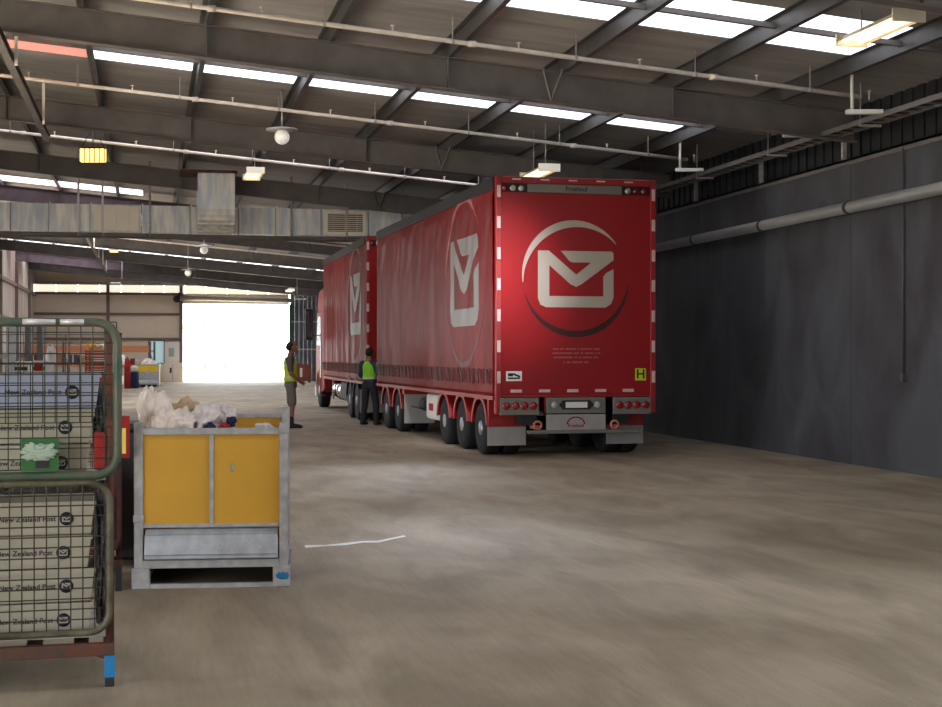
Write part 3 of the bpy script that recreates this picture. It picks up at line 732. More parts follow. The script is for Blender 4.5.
# cab
CY = L2+.18
m = MB()
prof = [(CY, .55), (CY, 3.35), (CY+.35, 3.52), (CY+1.35, 3.45), (CY+1.85, 2.75), (CY+2.05, 1.7), (CY+2.1, .45), (CY+1.75, .4), (CY+1.72, .75), (CY+1.5, 1.0), (CY+1.1, 1.0), (CY+.88, .75), (CY+.85, .45)]
m.prism(prof, lambda a, b, t: (t, a, b), .03, BW-.03)
cab = m.build('cab', 'red', TR2, bevel=.05)
MB().prism([(CY+.75, 1.85), (CY+.75, 2.7), (CY+1.62, 2.7), (CY+1.88, 1.85)], lambda a, b, t: (t, a, b), .02, .032).build('side_window', 'glass', cab)
MB().prism([(CY+1.83, 2.78-.0), (CY+2.03, 1.8), (CY+2.05, 1.8), (CY+1.86, 2.79)], lambda a, b, t: (t, a, b), .18, BW-.18).build('windscreen', 'glass', cab)
dr = MB().prism([(CY+.68, 1.05), (CY+.68, 2.8), (CY+1.68, 2.8), (CY+1.98, 1.8), (CY+2.0, 1.05)], lambda a, b, t: (t, a, b), .022, .03).build('cab_door', 'reddark', cab)
MB().box(.0, .022, CY+.8, CY+.95, 1.5, 1.54).build('door_handle', 'chrome', dr)
MB().box(.2, BW-.2, CY+2.06, CY+2.12, .8, 1.6).build('grille', 'black', cab)
MB().box(.0, BW, CY+1.95, CY+2.22, .3, .65).build('front_bumper', 'white', TR2, bevel=.04)
for x in (.35, BW-.35): MB().lathe([(.12, CY+2.2), (.1, CY+2.24)], (x, 0, .5), 'y', 16).build('headlamp', 'lamp_clear', TR2)
wheel(TR2, .04, CY+1.3, .5, .3, False, -1); wheel(TR2, BW-.04, CY+1.3, .5, .3, False, 1)
guard(TR2, .02, .4, CY+1.3, .5, 'reddark'); guard(TR2, BW-.4, BW-.02, CY+1.3, .5, 'reddark')
MB().cyl((.3, CY+1.3, .5), (BW-.3, CY+1.3, .5), .08, 12).build('axle', 'darkmetal', TR2)
for s, x in ((-1, 0), (1, BW)):
    q = lambda a: x+s*a
    mi = MB().box(min(q(.1), q(.34)), max(q(.1), q(.34)), CY+1.75, CY+1.87, 2.0, 2.95).build('mirror', 'black', TR2, bevel=.04)
    MB().box(min(q(.13), q(.31)), max(q(.13), q(.31)), CY+1.744, CY+1.751, 2.1, 2.85).build('mirror_glass', 'glass', mi)
    MB().bar((q(-.05), CY+1.7, 2.85), (q(.2), CY+1.8, 2.85), .03, .03).bar((q(-.05), CY+1.8, 2.15), (q(.2), CY+1.8, 2.15), .03, .03).build('mirror_arm', 'black', mi)
    MB().cyl((q(-.12), CY-.12, .9), (q(-.12), CY-.12, 3.75), .08, 16).build('exhaust_stack', 'chrome', TR2)
for k in range(3): MB().box(.0, .16, CY+.78+.02*k, CY+.3+.5, .35+.26*k, .38+.26*k).build('cab_step', 'chrome', TR2)
MB().box(-.012, .0, CY+.45, CY+.6, .9, 2.2).build('air_intake_trim', 'chrome', TR2)
MB().bar((.3, CY+.5, 3.5), (.3, CY+.5, 3.58), .1, .04).box(.3, BW-.3, CY+.9, CY+1.0, 3.48, 3.56).build('roof_light_bar', 'chrome', TR2)

# ------------------------------------------------------------------ people
def remeshed(mb, name, m, parent, vox=.012, smooth=6):
    me = D.meshes.new(name+'_raw'); me.from_pydata(mb.v, [], mb.f); o = D.objects.new(name+'_raw', me); COL.objects.link(o)
    r = o.modifiers.new('r', 'REMESH'); r.mode = 'VOXEL'; r.voxel_size = vox; r.use_smooth_shade = True
    s = o.modifiers.new('s', 'SMOOTH'); s.iterations = smooth; s.factor = .5
    dg = bpy.context.evaluated_depsgraph_get(); ev = o.evaluated_get(dg); nm = D.meshes.new_from_object(ev)
    D.objects.remove(o); nm.name = name; nm.materials.clear(); nm.materials.append(M[m])
    nm.polygons.foreach_set('use_smooth', [True]*len(nm.polygons))
    b = D.objects.new(name, nm); COL.objects.link(b); b.parent = parent; return b
def chain(mb, pts, n=14):
    """pts: list of (pos, r) or (pos, (rx,ry,rz)); overlapping balls along it"""
    for (p, r), (q, s) in zip(pts[:-1], pts[1:]):
        p, q = Vector(p), Vector(q); r = r if isinstance(r, tuple) else (r,)*3; s = s if isinstance(s, tuple) else (s,)*3
        k = max(2, int((q-p).length/(min(min(r), min(s))*.35))+1)
        for i in range(k+1):
            f = i/k; c = p.lerp(q, f); e = tuple(a+(b-a)*f for a, b in zip(r, s)); mb.ball(c, 1, e, n)
def hand(mb, wrist, d, palmn, side=1, curl=.5):
    w = Vector(wrist); d = Vector(d).normalized(); n = Vector(palmn).normalized(); a = d.cross(n).normalized()*side
    chain(mb, [(w, .026), (w+d*.045, .03), (w+d*.085, .03)])
    for k, (off, ln) in enumerate(((-.03, .075), (-.01, .085), (.01, .08), (.03, .062))):
        b = w+d*.09+a*off; d1 = (d*math.cos(curl)+n*math.sin(curl)); d2 = (d*math.cos(curl*2)+n*math.sin(curl*2))
        chain(mb, [(b, .0095), (b+d1*ln*.5, .009), (b+d1*ln*.5+d2*ln*.5, .0075)], 8)
    b = w+d*.03-a*.028
    chain(mb, [(b, .012), (b+(d*.6-a*.8)*.04, .0105), (b+(d*.6-a*.8)*.04+(d+n*.5).normalized()*.03, .009)], 8)
def head(mb, c, face):
    c = Vector(c); f = Vector(face).normalized(); s = f.cross(Vector((0,0,1))); 
    mb.ball(c+Vector((0,0,.02)), 1, (.088, .088, .105), 18); mb.ball(c+f*.025-Vector((0,0,.045)), 1, (.066, .066, .072), 16)
    chain(mb, [(c+f*.088+Vector((0,0,.015)), .010), (c+f*.112-Vector((0,0,.02)), .016)])      # nose
    mb.ball(c+f*.075-Vector((0,0,.095)), .026); chain(mb, [(c+f*.083+s*.02-Vector((0,0,.055)), .01), (c+f*.083-s*.02-Vector((0,0,.055)), .01)])
    for q in (-1, 1):
        mb.ball(c+s*q*.088-f*.005-Vector((0,0,.005)), 1, (.018, .018, .032), 10)
def eyes(parent, c, face):
    c = Vector(c); f = Vector(face).normalized(); s = f.cross(Vector((0,0,1))); m = MB()
    for q in (-1, 1): m.ball(c+f*.08+s*q*.033+Vector((0,0,.01)), .013)
    m.build('eyes', 'white', parent); m = MB()
    for q in (-1, 1): m.ball(c+f*.09+s*q*.033+Vector((0,0,.01)), .006)
    m.build('pupils', 'black', parent)

def man_one():
    p = W2((291-471)/FP*31.1, 31.1)
    t = thing('person', 'person in a lime hi-vis vest and grey shorts standing side-on, hands together in front', 'person', p, -TH+math.radians(6))
    b = MB(); F = (1, 0, 0)
    hip = {-1: Vector((-.01, -.095, .93)), 1: Vector((.0, .095, .93))}
    kn = {-1: Vector((.03, -.10, .51)), 1: Vector((.0, .10, .51))}
    an = {-1: Vector((.01, -.10, .10)), 1: Vector((-.05, .11, .10))}
    for s in (-1, 1):
        chain(b, [(hip[s], .085), (kn[s]+Vector((0,0,.02)), .058), (kn[s]-Vector((.012,0,.12)), .055), (an[s]+Vector((0,0,.05)), .037), (an[s], .04)])
        chain(b, [(an[s]-Vector((.03,0,.05)), .04), (an[s]+Vector((.16,0,-.065)), .032)])
    chain(b, [((-.005, 0, .95), (.11, .155, .1)), ((.0, 0, 1.12), (.11, .145, .1)), ((-.01, 0, 1.32), (.118, .17, .1)), ((-.025, 0, 1.43), (.09, .17, .06))])
    chain(b, [((-.02, 0, 1.47), .06), ((.0, 0, 1.58), .055)])
    hc = (.035, 0, 1.665); head(b, hc, F)
    el = {-1: Vector((-.0, -.235, 1.13)), 1: Vector((.0, .235, 1.13))}; wr_ = {-1: Vector((.17, -.12, .96)), 1: Vector((.18, .09, .96))}
    for s in (-1, 1):
        sh = Vector((-.025, s*.19, 1.42))
        chain(b, [(sh, .06), (el[s], .042), (wr_[s], .028)])
        hand(b, wr_[s], (.55, -s*.6, -.3), (0, -s*.8, -.3) if s < 0 else (.2, -.8, 0), s, .6)
    bd = remeshed(b, 'body', 'skin', t, .011); eyes(t, hc, F)
    m = MB(); chain(m, [((.005, 0, 1.70), (.1, .098, .09)), ((-.025, 0, 1.67), (.085, .092, .085))]); m2 = remeshed(m, 'hair', 'hair', t, .01)
    m = MB()   # T-shirt with sleeves
    chain(m, [((-.005, 0, .96), (.125, .17, .06)), ((.0, 0, 1.12), (.122, .158, .1)), ((-.01, 0, 1.33), (.128, .182, .1)), ((-.025, 0, 1.43), (.098, .185, .06))])
    for s in (-1, 1):
        sh = Vector((-.025, s*.19, 1.42)); chain(m, [(sh, .072), (sh.lerp(el[s], .75), .062)])
    remeshed(m, 'shirt', 'shirt', t, .013)
    m = MB()
    chain(m, [((-.005, 0, .98), (.145, .19, .05)), ((.0, 0, 1.12), (.138, .175, .08)), ((-.01, 0, 1.33), (.142, .175, .1)), ((-.03, 0, 1.42), (.11, .14, .06))])
    remeshed(m, 'hi_vis_vest', 'vest1', t, .013)
    m = MB()
    chain(m, [((-.005, 0, .96), (.13, .175, .06)), ((-.005, 0, .87), (.13, .175, .06))])
    for s in (-1, 1): chain(m, [(hip[s]-Vector((0,0,.03)), .105), (kn[s]+Vector((0,0,.03)), .088)])
    remeshed(m, 'shorts', 'shorts', t, .013)
    m = MB()
    for s in (-1, 1):
        chain(m, [(an[s]+Vector((0,0,.12)), .05), (an[s]-Vector((0,0,.03)), .052)])
        chain(m, [(an[s]-Vector((.035,0,.048)), (.05,.05,.05)), (an[s]+Vector((.1,0,-.05)), (.05,.048,.045)), (an[s]+Vector((.18,0,-.064)), (.045,.045,.036))])
    remeshed(m, 'boots', 'boots', t, .011, 3)
    t.scale = (1.08, 1.08, 1.04)
    return t
man_one()
def man_two():
    p = W2((369.5-471)/FP*32.45, 32.45)
    t = thing('person', 'person in green hi-vis vest and dark trousers between truck and trailer', 'person', p, -TH+math.radians(60))
    b = MB(); F = (1, 0, 0)
    hip = {-1: Vector((0, -.09, .9)), 1: Vector((0, .09, .9))}
    kn = {-1: Vector((.05, -.14, .49)), 1: Vector((.03, .14, .49))}
    an = {-1: Vector((.0, -.18, .09)), 1: Vector((-.02, .17, .09))}
    for s in (-1, 1):
        chain(b, [(hip[s], .082), (kn[s], .056), (kn[s]-Vector((.012,0,.12)), .052), (an[s], .037)])
        chain(b, [(an[s]-Vector((.03,0,.05)), .036), (an[s]+Vector((.15,0,-.06)), .03)])
    chain(b, [((0, 0, .92), (.11, .15, .1)), ((.01, 0, 1.1), (.108, .14, .1)), ((.0, 0, 1.29), (.115, .165, .1)), ((-.01, 0, 1.39), (.09, .165, .06))])
    chain(b, [((0, 0, 1.42), .055), ((.02, 0, 1.53), .052)])
    hc = (.04, 0, 1.61); head(b, hc, F)
    el = {-1: Vector((-.02, -.25, 1.12)), 1: Vector((.0, .25, 1.12))}; wr_ = {-1: Vector((.16, -.2, .98)), 1: Vector((.17, .17, .98))}
    for s in (-1, 1):
        chain(b, [(Vector((-.01, s*.185, 1.38)), .058), (el[s], .041), (wr_[s], .027)]); hand(b, wr_[s], (.8, -s*.3, -.3), (0, -s*.6, -.6), s, .5)
    remeshed(b, 'body', 'skin', t, .011); eyes(t, hc, F)
    m = MB(); chain(m, [((.01, 0, 1.65), (.1, .098, .085)), ((-.02, 0, 1.62), (.085, .092, .085))]); remeshed(m, 'hair', 'hair', t, .01)
    m = MB()
    chain(m, [((0, 0, .96), (.12, .16, .05)), ((.01, 0, 1.1), (.12, .152, .1)), ((.0, 0, 1.3), (.126, .178, .1)), ((-.01, 0, 1.39), (.098, .18, .06))])
    for s in (-1, 1): chain(m, [(Vector((-.01, s*.185, 1.38)), .07), (el[s], .055), (el[s].lerp(wr_[s], .6), .045)])
    remeshed(m, 'shirt', 'teal', t, .013)
    m = MB(); chain(m, [((0, 0, 1.04), (.14, .175, .04)), ((.01, 0, 1.12), (.136, .165, .08)), ((.0, 0, 1.3), (.14, .172, .1)), ((-.01, 0, 1.385), (.11, .14, .06))]); remeshed(m, 'hi_vis_vest', 'vest2', t, .013)
    m = MB(); chain(m, [((0, 0, .96), (.128, .165, .05)), ((0, 0, .86), (.125, .165, .06))])
    for s in (-1, 1): chain(m, [(hip[s], .1), (kn[s], .078), (an[s]+Vector((0,0,.01)), .062)])
    remeshed(m, 'trousers', 'trousers', t, .013)
    m = MB()
    for s in (-1, 1): chain(m, [(an[s]-Vector((.035,0,.042)), .046), (an[s]+Vector((.1,0,-.046)), .044), (an[s]+Vector((.17,0,-.056)), .034)])
    remeshed(m, 'boots', 'boots', t, .011, 3)
man_two()

# ------------------------------------------------------------------ foreground cage with mail trays
def rrect(x0, x1, z0, z1, r, y, n=6):
    pts = []
    for cx, cz, a in ((x1-r, z1-r, 0), (x0+r, z1-r, 90), (x0+r, z0+r, 180), (x1-r, z0+r, 270)):
        for k in range(n+1):
            q = math.radians(a+90*k/n); pts.append((cx+r*math.cos(q), y, cz+r*math.sin(q)))
    return pts
def wires(m, x0, x1, z0, z1, y, px=.056, pz=.051, r=.0028, axis='x'):
    f = (lambda a, z: (a, y, z)) if axis == 'x' else (lambda a, z: (y, a, z))
    n = int(round((x1-x0)/px)); k = int(round((z1-z0)/pz))
    for i in range(n+1): a = x0+(x1-x0)*i/n; m.tube([f(a, z0), f(a, z1)], r, 5, cap=False)
    for j in range(k+1):
        z = z0+(z1-z0)*j/k; o = f(x0, z), f(x1, z); m.tube([(o[0][0], o[0][1]+(.005 if axis == 'x' else 0), z), (o[1][0], o[1][1]+(.005 if axis == 'x' else 0), z)], r, 5, cap=False)
CW, CD = 1.12, .86
def cage(label, loc, rot, fm, rustm, extra=True):
    t = thing('mail_cage', label, 'cage', loc, rot, 'wire mail cages standing in a row at left')
    # base and uprights (rust)
    m = MB().box(-CW, 0, 0, .05, .15, .21).box(-CW, 0, CD-.05, CD, .15, .21).box(-CW, -CW+.05, .05, CD-.05, .15, .21).box(-.05, 0, .05, CD-.05, .15, .21)
    for k in range(5): m.box(-CW+.05+k*.22, -CW+.12+k*.22, .05, CD-.05, .16, .2)
    m.bar((-.04, .02, .14), (-.16, .02, .19), .02, .02); m.build('base_frame', rustm, t, bevel=.004)
    for x, y in ((-.022, .03), (-CW+.022, .03), (-.022, CD-.03), (-CW+.022, CD-.03)):
        lg = MB().box(x-.022, x+.022, y-.022, y+.022, 0, .16).build('leg', 'darkmetal', t, bevel=.004)
        if extra: MB().box(x-.0245, x+.0245, y-.0245, y+.0245, .045, .15).build('blue_band', 'blue', lg)
    for x, y in ((-.02, .06), (-CW+.02, .06), (-.02, CD-.03), (-CW+.02, CD-.03)):
        MB().tube([(x, y, .2), (x, y, 1.74)], .02, 12).build('upright', rustm, t)
    MB().box(-CW, 0, .1, CD-.04, .225, .235).build('floor_sheet', 'galvd', t)
    MB().box(-CW+.04, -.04, .1, CD-.04, .985, .995).build('shelf', 'galvd', t)
    if extra: m = MB(); wires(m, -CW+.03, -.03, .24, 1.7, CD-.03, .2, .2, .0022); m.build('back_mesh', 'wiredark', t)
    m = MB(); wires(m, .1, CD-.04, .24, 1.7, -CW+.02, .09, .1, .003, 'y'); m.build('side_mesh', 'wiredark', t)
    # gates
    if extra:
        g = MB().tube(rrect(-CW, .014, 1.02, 1.748, .1, -.02), .021, 12, closed=True).build('upper_gate', fm, t)
        m = MB(); wires(m, -CW+.03, .01, 1.05, 1.75, -.02); m.build('gate_mesh', 'wire', g)
    if extra:
        m = MB(); wires(m, -CW+.03-.028, -.02-.028, 1.27, 1.555, .005, .056, .051, .0026); m.build('folded_mesh', 'wire', g)
        m = MB().tube([(-.42, -.042, 1.75), (-.27, -.042, 1.75)], .014, 10).tube([(-.25, -.042, 1.75), (-.14, -.042, 1.75)], .014, 10); m.build('bare_rail_patch', 'bare', g)
    g = MB().tube(rrect(-CW, -.022, .27, .985, .1, -.02), .017, 12, closed=True).build('lower_gate', 'olive' if extra else rustm, t)
    m = MB(); wires(m, -CW+.03, -.035, .285, .975, -.02, r=.0034); m.build('gate_mesh', 'wiredark', g)
    return t
cx, cz_ = -1.712, 6.96
CL = c2w(cx, cz_); CR = .035
cage1 = cage('green wire mail cage full of white trays, nearest at the left edge', (CL[0], CL[1], 0), CR, 'green', 'rust')
# card pocket on gate
pk = MB().box(-.425, -.255, -.05, -.043, 1.045, 1.2).build('card_pocket', 'placard', cage1)
def crumple(name, m_, parent, c, sc, seed, amp=.35, freq=3, sub=4, flat=0):
    bm = bmesh.new(); bmesh.ops.create_icosphere(bm, subdivisions=sub, radius=1)
    for v in bm.verts:
        p = v.co.copy(); n = p.normalized()
        k = 1+amp*(noise.noise(p*freq+Vector((seed,)*3)))*1.2+amp*.5*abs(noise.noise(p*freq*2.3+Vector((seed+3,)*3)))-amp*.5*abs(noise.noise(p*freq*1.4+Vector((seed+9,)*3)))*2
        q = n*k; v.co = Vector((q.x*sc[0]+c[0], q.y*sc[1]+c[1], max(q.z, -1+flat)*sc[2]+c[2]))
    me = D.meshes.new(name); bm.to_mesh(me); bm.free(); me.materials.append(M[m_])
    me.polygons.foreach_set('use_smooth', [True]*len(me.polygons))
    o = D.objects.new(name, me); COL.objects.link(o)
    if parent: o.parent = parent
    return o
o = crumple('crumpled_note', 'paper', cage1, (-.345, -.06, 1.135), (.075, .012, .04), 2, .6, 2.5); 
MB().box(-.36, -.30, -.055, -.051, 1.06, 1.12).build('card_print', 'black', pk)

# trays
def wc(l, loc=CL, rot=CR):   # cage-local -> world
    c, s = math.cos(rot), math.sin(rot); return Vector((loc[0]+l[0]*c-l[1]*s, loc[1]+l[0]*s+l[1]*c, l[2]))
def tray(label, z, dx, m_, h=.163, jit=0):
    w0, w1, dp = .58, .62, .42
    p = wc((-.10+dx-w1/2, .10+dp/2, z))
    t = thing('mail_tray', label, 'tray', p, CR+jit, 'white mail trays stacked in the front cage')
    m = MB(); hh = h-.004
    o = [(-w0/2,-dp/2+.012,0),(w0/2,-dp/2+.012,0),(w0/2,dp/2-.012,0),(-w0/2,dp/2-.012,0),(-w1/2,-dp/2,hh),(w1/2,-dp/2,hh),(w1/2,dp/2,hh),(-w1/2,dp/2,hh)]
    i = [(a*.985, b*.975, c+.006 if c == 0 else c) for a, b, c in o]
    m.add(o+i, [(0,3,2,1),(0,1,5,4),(1,2,6,5),(2,3,7,6),(3,0,4,7),(8,9,10,11),(8,12,13,9),(9,13,14,10),(10,14,15,11),(11,15,12,8),(4,5,13,12),(5,6,14,13),(6,7,15,14),(7,4,12,15)])
    b = m.build('tray_body', m_, t)
    for y_ in (-dp/2-.006, dp/2-.002): MB().box(-w1/2-.006, w1/2+.006, y_, y_+.008, hh-.02, hh).build('rim_fold', m_, t)
    # lettering + round emblem on the front face
    tl = math.atan2(.012, hh)
    zf = .075; yf = -dp/2+.012*(1-zf/hh)-.002
    text('New Zealand Post', .035, 'ink', t, (.128, yf, zf), (PI/2+tl, 0, 0), align='RIGHT')
    e = MB(); e.lathe([(.033, -.0012), (.033, .0)], (0, 0, 0), 'y', 28); em = e.build('round_emblem', 'ink', t, (.178, yf, zf))
    decal(ENV, lambda a, b: (a*.042, -.0026, b*.042), 'emblem_envelope', 'tray', em)
    return t
lv = ['topmost bluish', 'second from the top', 'third from the top, partly behind the green card pocket']
z = 1.0
names = [('white mail tray third from the top, partly behind the green card pocket', -.015, 'tray'), ('white mail tray second from the top of the cage, under the bluish one', -.0, 'tray'), ('bluish white mail tray on top of the stack in the upper cage', .035, 'trayblue')]
for i, (lb, dx, mm) in enumerate(names): tray(lb, .998+.0+i*.170, dx, mm, .166 if i < 2 else .17, (-.01, .012, 0)[i])
names = [('lowest white mail tray in the cage, at the very bottom', -.005), ('white mail tray second from the bottom of the cage', .006), ('white mail tray third from the bottom of the cage', -.004), ('white mail tray at the top of the lower cage compartment, just under the shelf', .008)]
for i, (lb, dx) in enumerate(names): tray(lb, .238+i*.163, dx, 'tray', .162, (0, .01, -.012, .006)[i])
MB2 = MB()
def sack(name, label, cat, m_, l, sc, seed, grp=None, amp=.4, freq=2.5, loc=CL, rot=CR, flat=0, sub=5):
    o = crumple(name, m_, None, (0, 0, 0), sc, seed, amp, freq, sub, flat); p = wc(l, loc, rot); o.location = p; o.rotation_euler = (0, 0, rot)
    return tag(o, label, cat, grp)
sack('folded_sack', 'crumpled dark grey sack stuffed beside the upper trays in the cage', 'sack', 'sackdark', (-.06, .2, 1.22), (.035, .09, .2), 1.2)
sack('folded_sack', 'crumpled dark grey sack stuffed beside the lower trays in the cage', 'sack', 'sackdark', (-.06, .2, .6), (.035, .09, .32), 4.2, amp=.5)
o = MB().box(-.03, .03, -.04, .04, -.09, .09).build('red_packet', 'redcloth', loc=wc((-.065, .08, 1.13)), rot=CR, bevel=.012); tag(o, 'small red packet beside the trays in the upper cage', 'packet')

# second cage behind
c2 = c2w((122-471)/FP*9.75, 9.75)
cage2 = cage('dark red wire cage standing behind the green one, with a yellow reflector', (c2[0], c2[1], 0), .03, 'rustdark', 'rustdark', False)
MB().box(-.075, -.015, -.05, -.044, .93, 1.1).build('yellow_reflector', 'reflector', cage2, loc=(.04, 0, 0))
MB().box(-.03, .05, -.04, -.02, .9, 1.18).build('reflector_bracket', 'redcloth', cage2)
for i, (z, mm) in enumerate(((.24, 'sackdark'),)):
    o = crumple('mail_sack', mm, None, (0, 0, 0), (.42, .3, .3), 11+i, .25, 2, 5, .2); o.location = wc((-.55, .45, z+.25), c2, .03)
    tag(o, ('dark stuffed sack low in the dark red cage', 'dark stuffed sack on the shelf of the dark red cage')[i], 'sack')

p = c2w((124-471)/FP*10.95, 10.95)  # dark block added to darken the gap beside the bin
t = thing('dark_gap_block', 'added dark block filling the gap between the wire cages and the yellow-panelled bin', 'crate', (p[0], p[1], 0), -TH)
MB().box(-.2, .2, 0, .5, .04, 1.02).build('gap_block_body', 'black', t, bevel=.02); MB().box(-.22, .22, -.02, .52, 1.02, 1.07).build('lid', 'black', t, bevel=.01)
# ------------------------------------------------------------------ yellow-panelled bin
BWD, BDP = 1.04, .98
def steel_bin(label, loc, rot, yellow='yellow'):
    t = thing('steel_bin', label, 'bin', loc, rot, 'galvanised bins with yellow panels')
    for i, (x, y) in enumerate(((.03, .03), (BWD-.03, .03), (.03, BDP-.03), (BWD-.03, BDP-.03))):
        MB().box(x-.03, x+.03, y-.03, y+.03, .12, 1.13 if y < .5 else 1.2).box(x-.036, x+.036, y-.036, y+.036, 1.05 if i == 1 else .45, 1.10 if i == 1 else .5).build('corner_post', 'galvd', t, bevel=.006)
        ft = MB().box(x-.045 if x < .5 else x-.075, x+.075 if x < .5 else x+.045, y-.045, y+.045, 0, .14).build('foot', 'galvd', t, bevel=.006)
        if i == 1: crumple('blue_paint_mark', 'blue', ft, (x-.005, y-.046, .075), (.04, .0015, .024), 5, .5, 2.5)
    for y_ in (0, BDP-.05): MB().box(.08, BWD-.08, y_, y_+.05, .0, .028).build('ground_rail', 'galvd', t)
    for x in (0, BWD-.05): MB().box(x, x+.05, .08, BDP-.08, 0, .03).build('side_runner', 'galvd', t)
    MB().box(.02, BWD-.02, .005, .05, .135, .19).box(.02, BWD-.02, BDP-.05, BDP-.005, .135, .19).box(.0, .05, .05, BDP-.05, .135, .19).box(BWD-.05, BWD, .05, BDP-.05, .135, .19).build('lower_frame', 'galvd', t, bevel=.004)
    for x in (.006, BWD-.016): MB().box(x, x+.01, .06, BDP-.06, .0, .2).build('light_block_plate', 'darkmetal', t)  # added plates that shut light out from under the bin
    MB().box(.06, BWD-.06, BDP-.02, BDP-.01, .0, .2).build('light_block_plate', 'darkmetal', t)
    # drop chute front
    m = MB(); m.prism([(.03, .19), (-.012, .2), (-.012, .225), (-.02, .23), (.01, .36), (.035, .365), (.05, .4), (.06, .4), (.06, .19)], lambda a, b, u: (u, a, b), .07, BWD-.07)
    ch = m.build('sloped_flap', 'galv', t, bevel=.004)
    m = MB(); rnd = random.Random(9); mat_c = M['white']
    y = lambda z: -.02+(z-.23)*.03/.13-.003
    def stroke(x0, z0, x1, z1): m.bar((x0, y(z0), z0), (x1, y(z1), z1), .002, .006, (0, 1, 0))
    # chalk: A Z TOTAL X
    for seg in ((.25,.27,.275,.32),(.275,.32,.3,.27),(.38,.32,.43,.32),(.43,.32,.38,.275),(.38,.275,.43,.275),(.49,.32,.54,.32),(.515,.32,.51,.27),(.56,.27,.565,.31),(.565,.31,.6,.3),(.6,.3,.58,.27),(.58,.27,.56,.27),(.62,.27,.64,.315),(.64,.315,.66,.27),(.68,.32,.68,.27),(.75,.33,.81,.27),(.75,.28,.81,.325),(.83,.275,.86,.275)): stroke(*seg)
    m.build('chalk_marks', 'white', ch)
    MB().box(.05, BWD-.05, .04, BDP-.04, .2, .215).build('bin_floor', 'galvd', t)
    # upper frame & panels
    MB().box(.05, BWD-.05, .005, .045, 1.045, 1.09).box(.05, BWD-.05, .01, .045, .41, .435).box(BWD/2-.014, BWD/2+.014, .008, .045, .435, 1.045).build('front_frame', 'galvd', t, bevel=.004)
    for x0, x1 in ((.06, BWD/2-.014), (BWD/2+.014, BWD-.06)): MB().box(x0, x1, .028, .036, .432, 1.05).build('yellow_panel', yellow, t)
    if yellow != 'yellow2': crumple('torn_label', 'paper', t, (.66, .026, .82), (.012, .0015, .028), 3, .5, 2)
    MB().box(.06, BWD-.06, BDP-.036, BDP-.028, .2, 1.12).build('back_panel', yellow, t); MB().box(.05, BWD-.05, BDP-.045, BDP-.0, 1.12, 1.15).build('back_rail', 'galvd', t)
    for x in (.02, BWD-.028): MB().box(x, x+.008, .05, BDP-.05, .2, 1.05).build('side_panel', yellow, t)
    for x in (.005, BWD-.045): MB().box(x, x+.04, .05, BDP-.05, 1.045, 1.09).build('side_rail', 'galvd', t)
    return t
bz = 9.85; bl = c2w((133.8-471)/FP*bz, bz)
BR = -TH+math.radians(6.5)
binA = steel_bin('grey steel bin with two yellow panels, foreground left', (bl[0], bl[1], 0), BR)
def bl_(l, loc=bl, rot=BR): return wc(l, loc, rot)
sk = [('white_sack', 'tall crumpled white sack rising at the left corner of the bin', 'cloth', (.06, .34, 1.17), (.075, .11, .20), 1),
      ('white_sack', 'pale sack slumping down just right of the tall corner sack in the bin', 'cloth', (.17, .3, 1.11), (.11, .18, .17), 8),
      ('white_sack', 'broad crumpled white sack left of the middle of the bin heap', 'cloth', (.30, .28, 1.09), (.13, .2, .14), 2),
      ('buff_sack', 'buff tinted crumpled sack at the back of the bin heap', 'brownpap', (.29, .56, 1.17), (.10, .12, .10), 3),
      ('white_sack', 'pale grey plastic sheet bunched at the right of the bin heap', 'cloth2', (.46, .36, 1.12), (.12, .18, .13), 4),
      ('white_sack', 'twisted white cloth at the right end of the bin heap', 'cloth2', (.58, .44, 1.14), (.085, .12, .09), 5),
      ('navy_cloth', 'navy blue cloth tucked under the white heap at the bin edge', 'navy', (.50, .16, 1.075), (.045, .06, .04), 6),
      ('red_cloth', 'small red cloth beside the navy cloth in the bin', 'redcloth', (.595, .2, 1.08), (.04, .05, .035), 7),
      ('navy_cloth', 'navy blue cloth at the right tip of the bin heap', 'navy', (.64, .3, 1.12), (.035, .045, .04), 12),
      ('white_sack', 'flat white paper by the right back corner of the bin', 'cloth2', (.86, .6, 1.06), (.08, .14, .03), 13)]
for nm, lb, mm, l, sc, sd in sk:
    o = crumple(nm, mm, None, (0, 0, 0), sc, sd*1.7, .42, 1.5, 5); o.location = bl_(l); o.rotation_euler = (0, 0, BR); tag(o, lb, 'cloth' if 'cloth' in nm else 'sack', 'crumpled sacks heaped in the bin')
o = crumple('filling', 'cloth2', None, (0, 0, 0), (.37, .35, .4), 3.3, .12, 2, 5); o.location = bl_((.5, .5, .6)); o.name = 'packed_sack'; tag(o, 'large packed sack filling the yellow-panelled bin below the heap', 'sack')

# far bin with white heap
fz = 68.0; fl_ = c2w((136.5-471)/FP*fz, fz)
b2 = steel_bin('distant grey bin with a yellow band and white sacks, left of the roller door', (fl_[0], fl_[1], 0), BR, 'yellow2')
for ch in [c for c in D.objects if c.parent == b2 and c.name.startswith('yellow_panel')]: pass
MB().box(.06, BWD-.06, .0, .027, .43, .75).build('grey_lower_panel', 'galvd', b2)
o = crumple('white_sack', 'cloth', None, (0, 0, 0), (.38, .35, .36), 21, .25, 2.2, 5); o.location = bl_((.52, .5, .98), fl_); tag(o, 'white sacks heaped in the distant bin', 'sack')

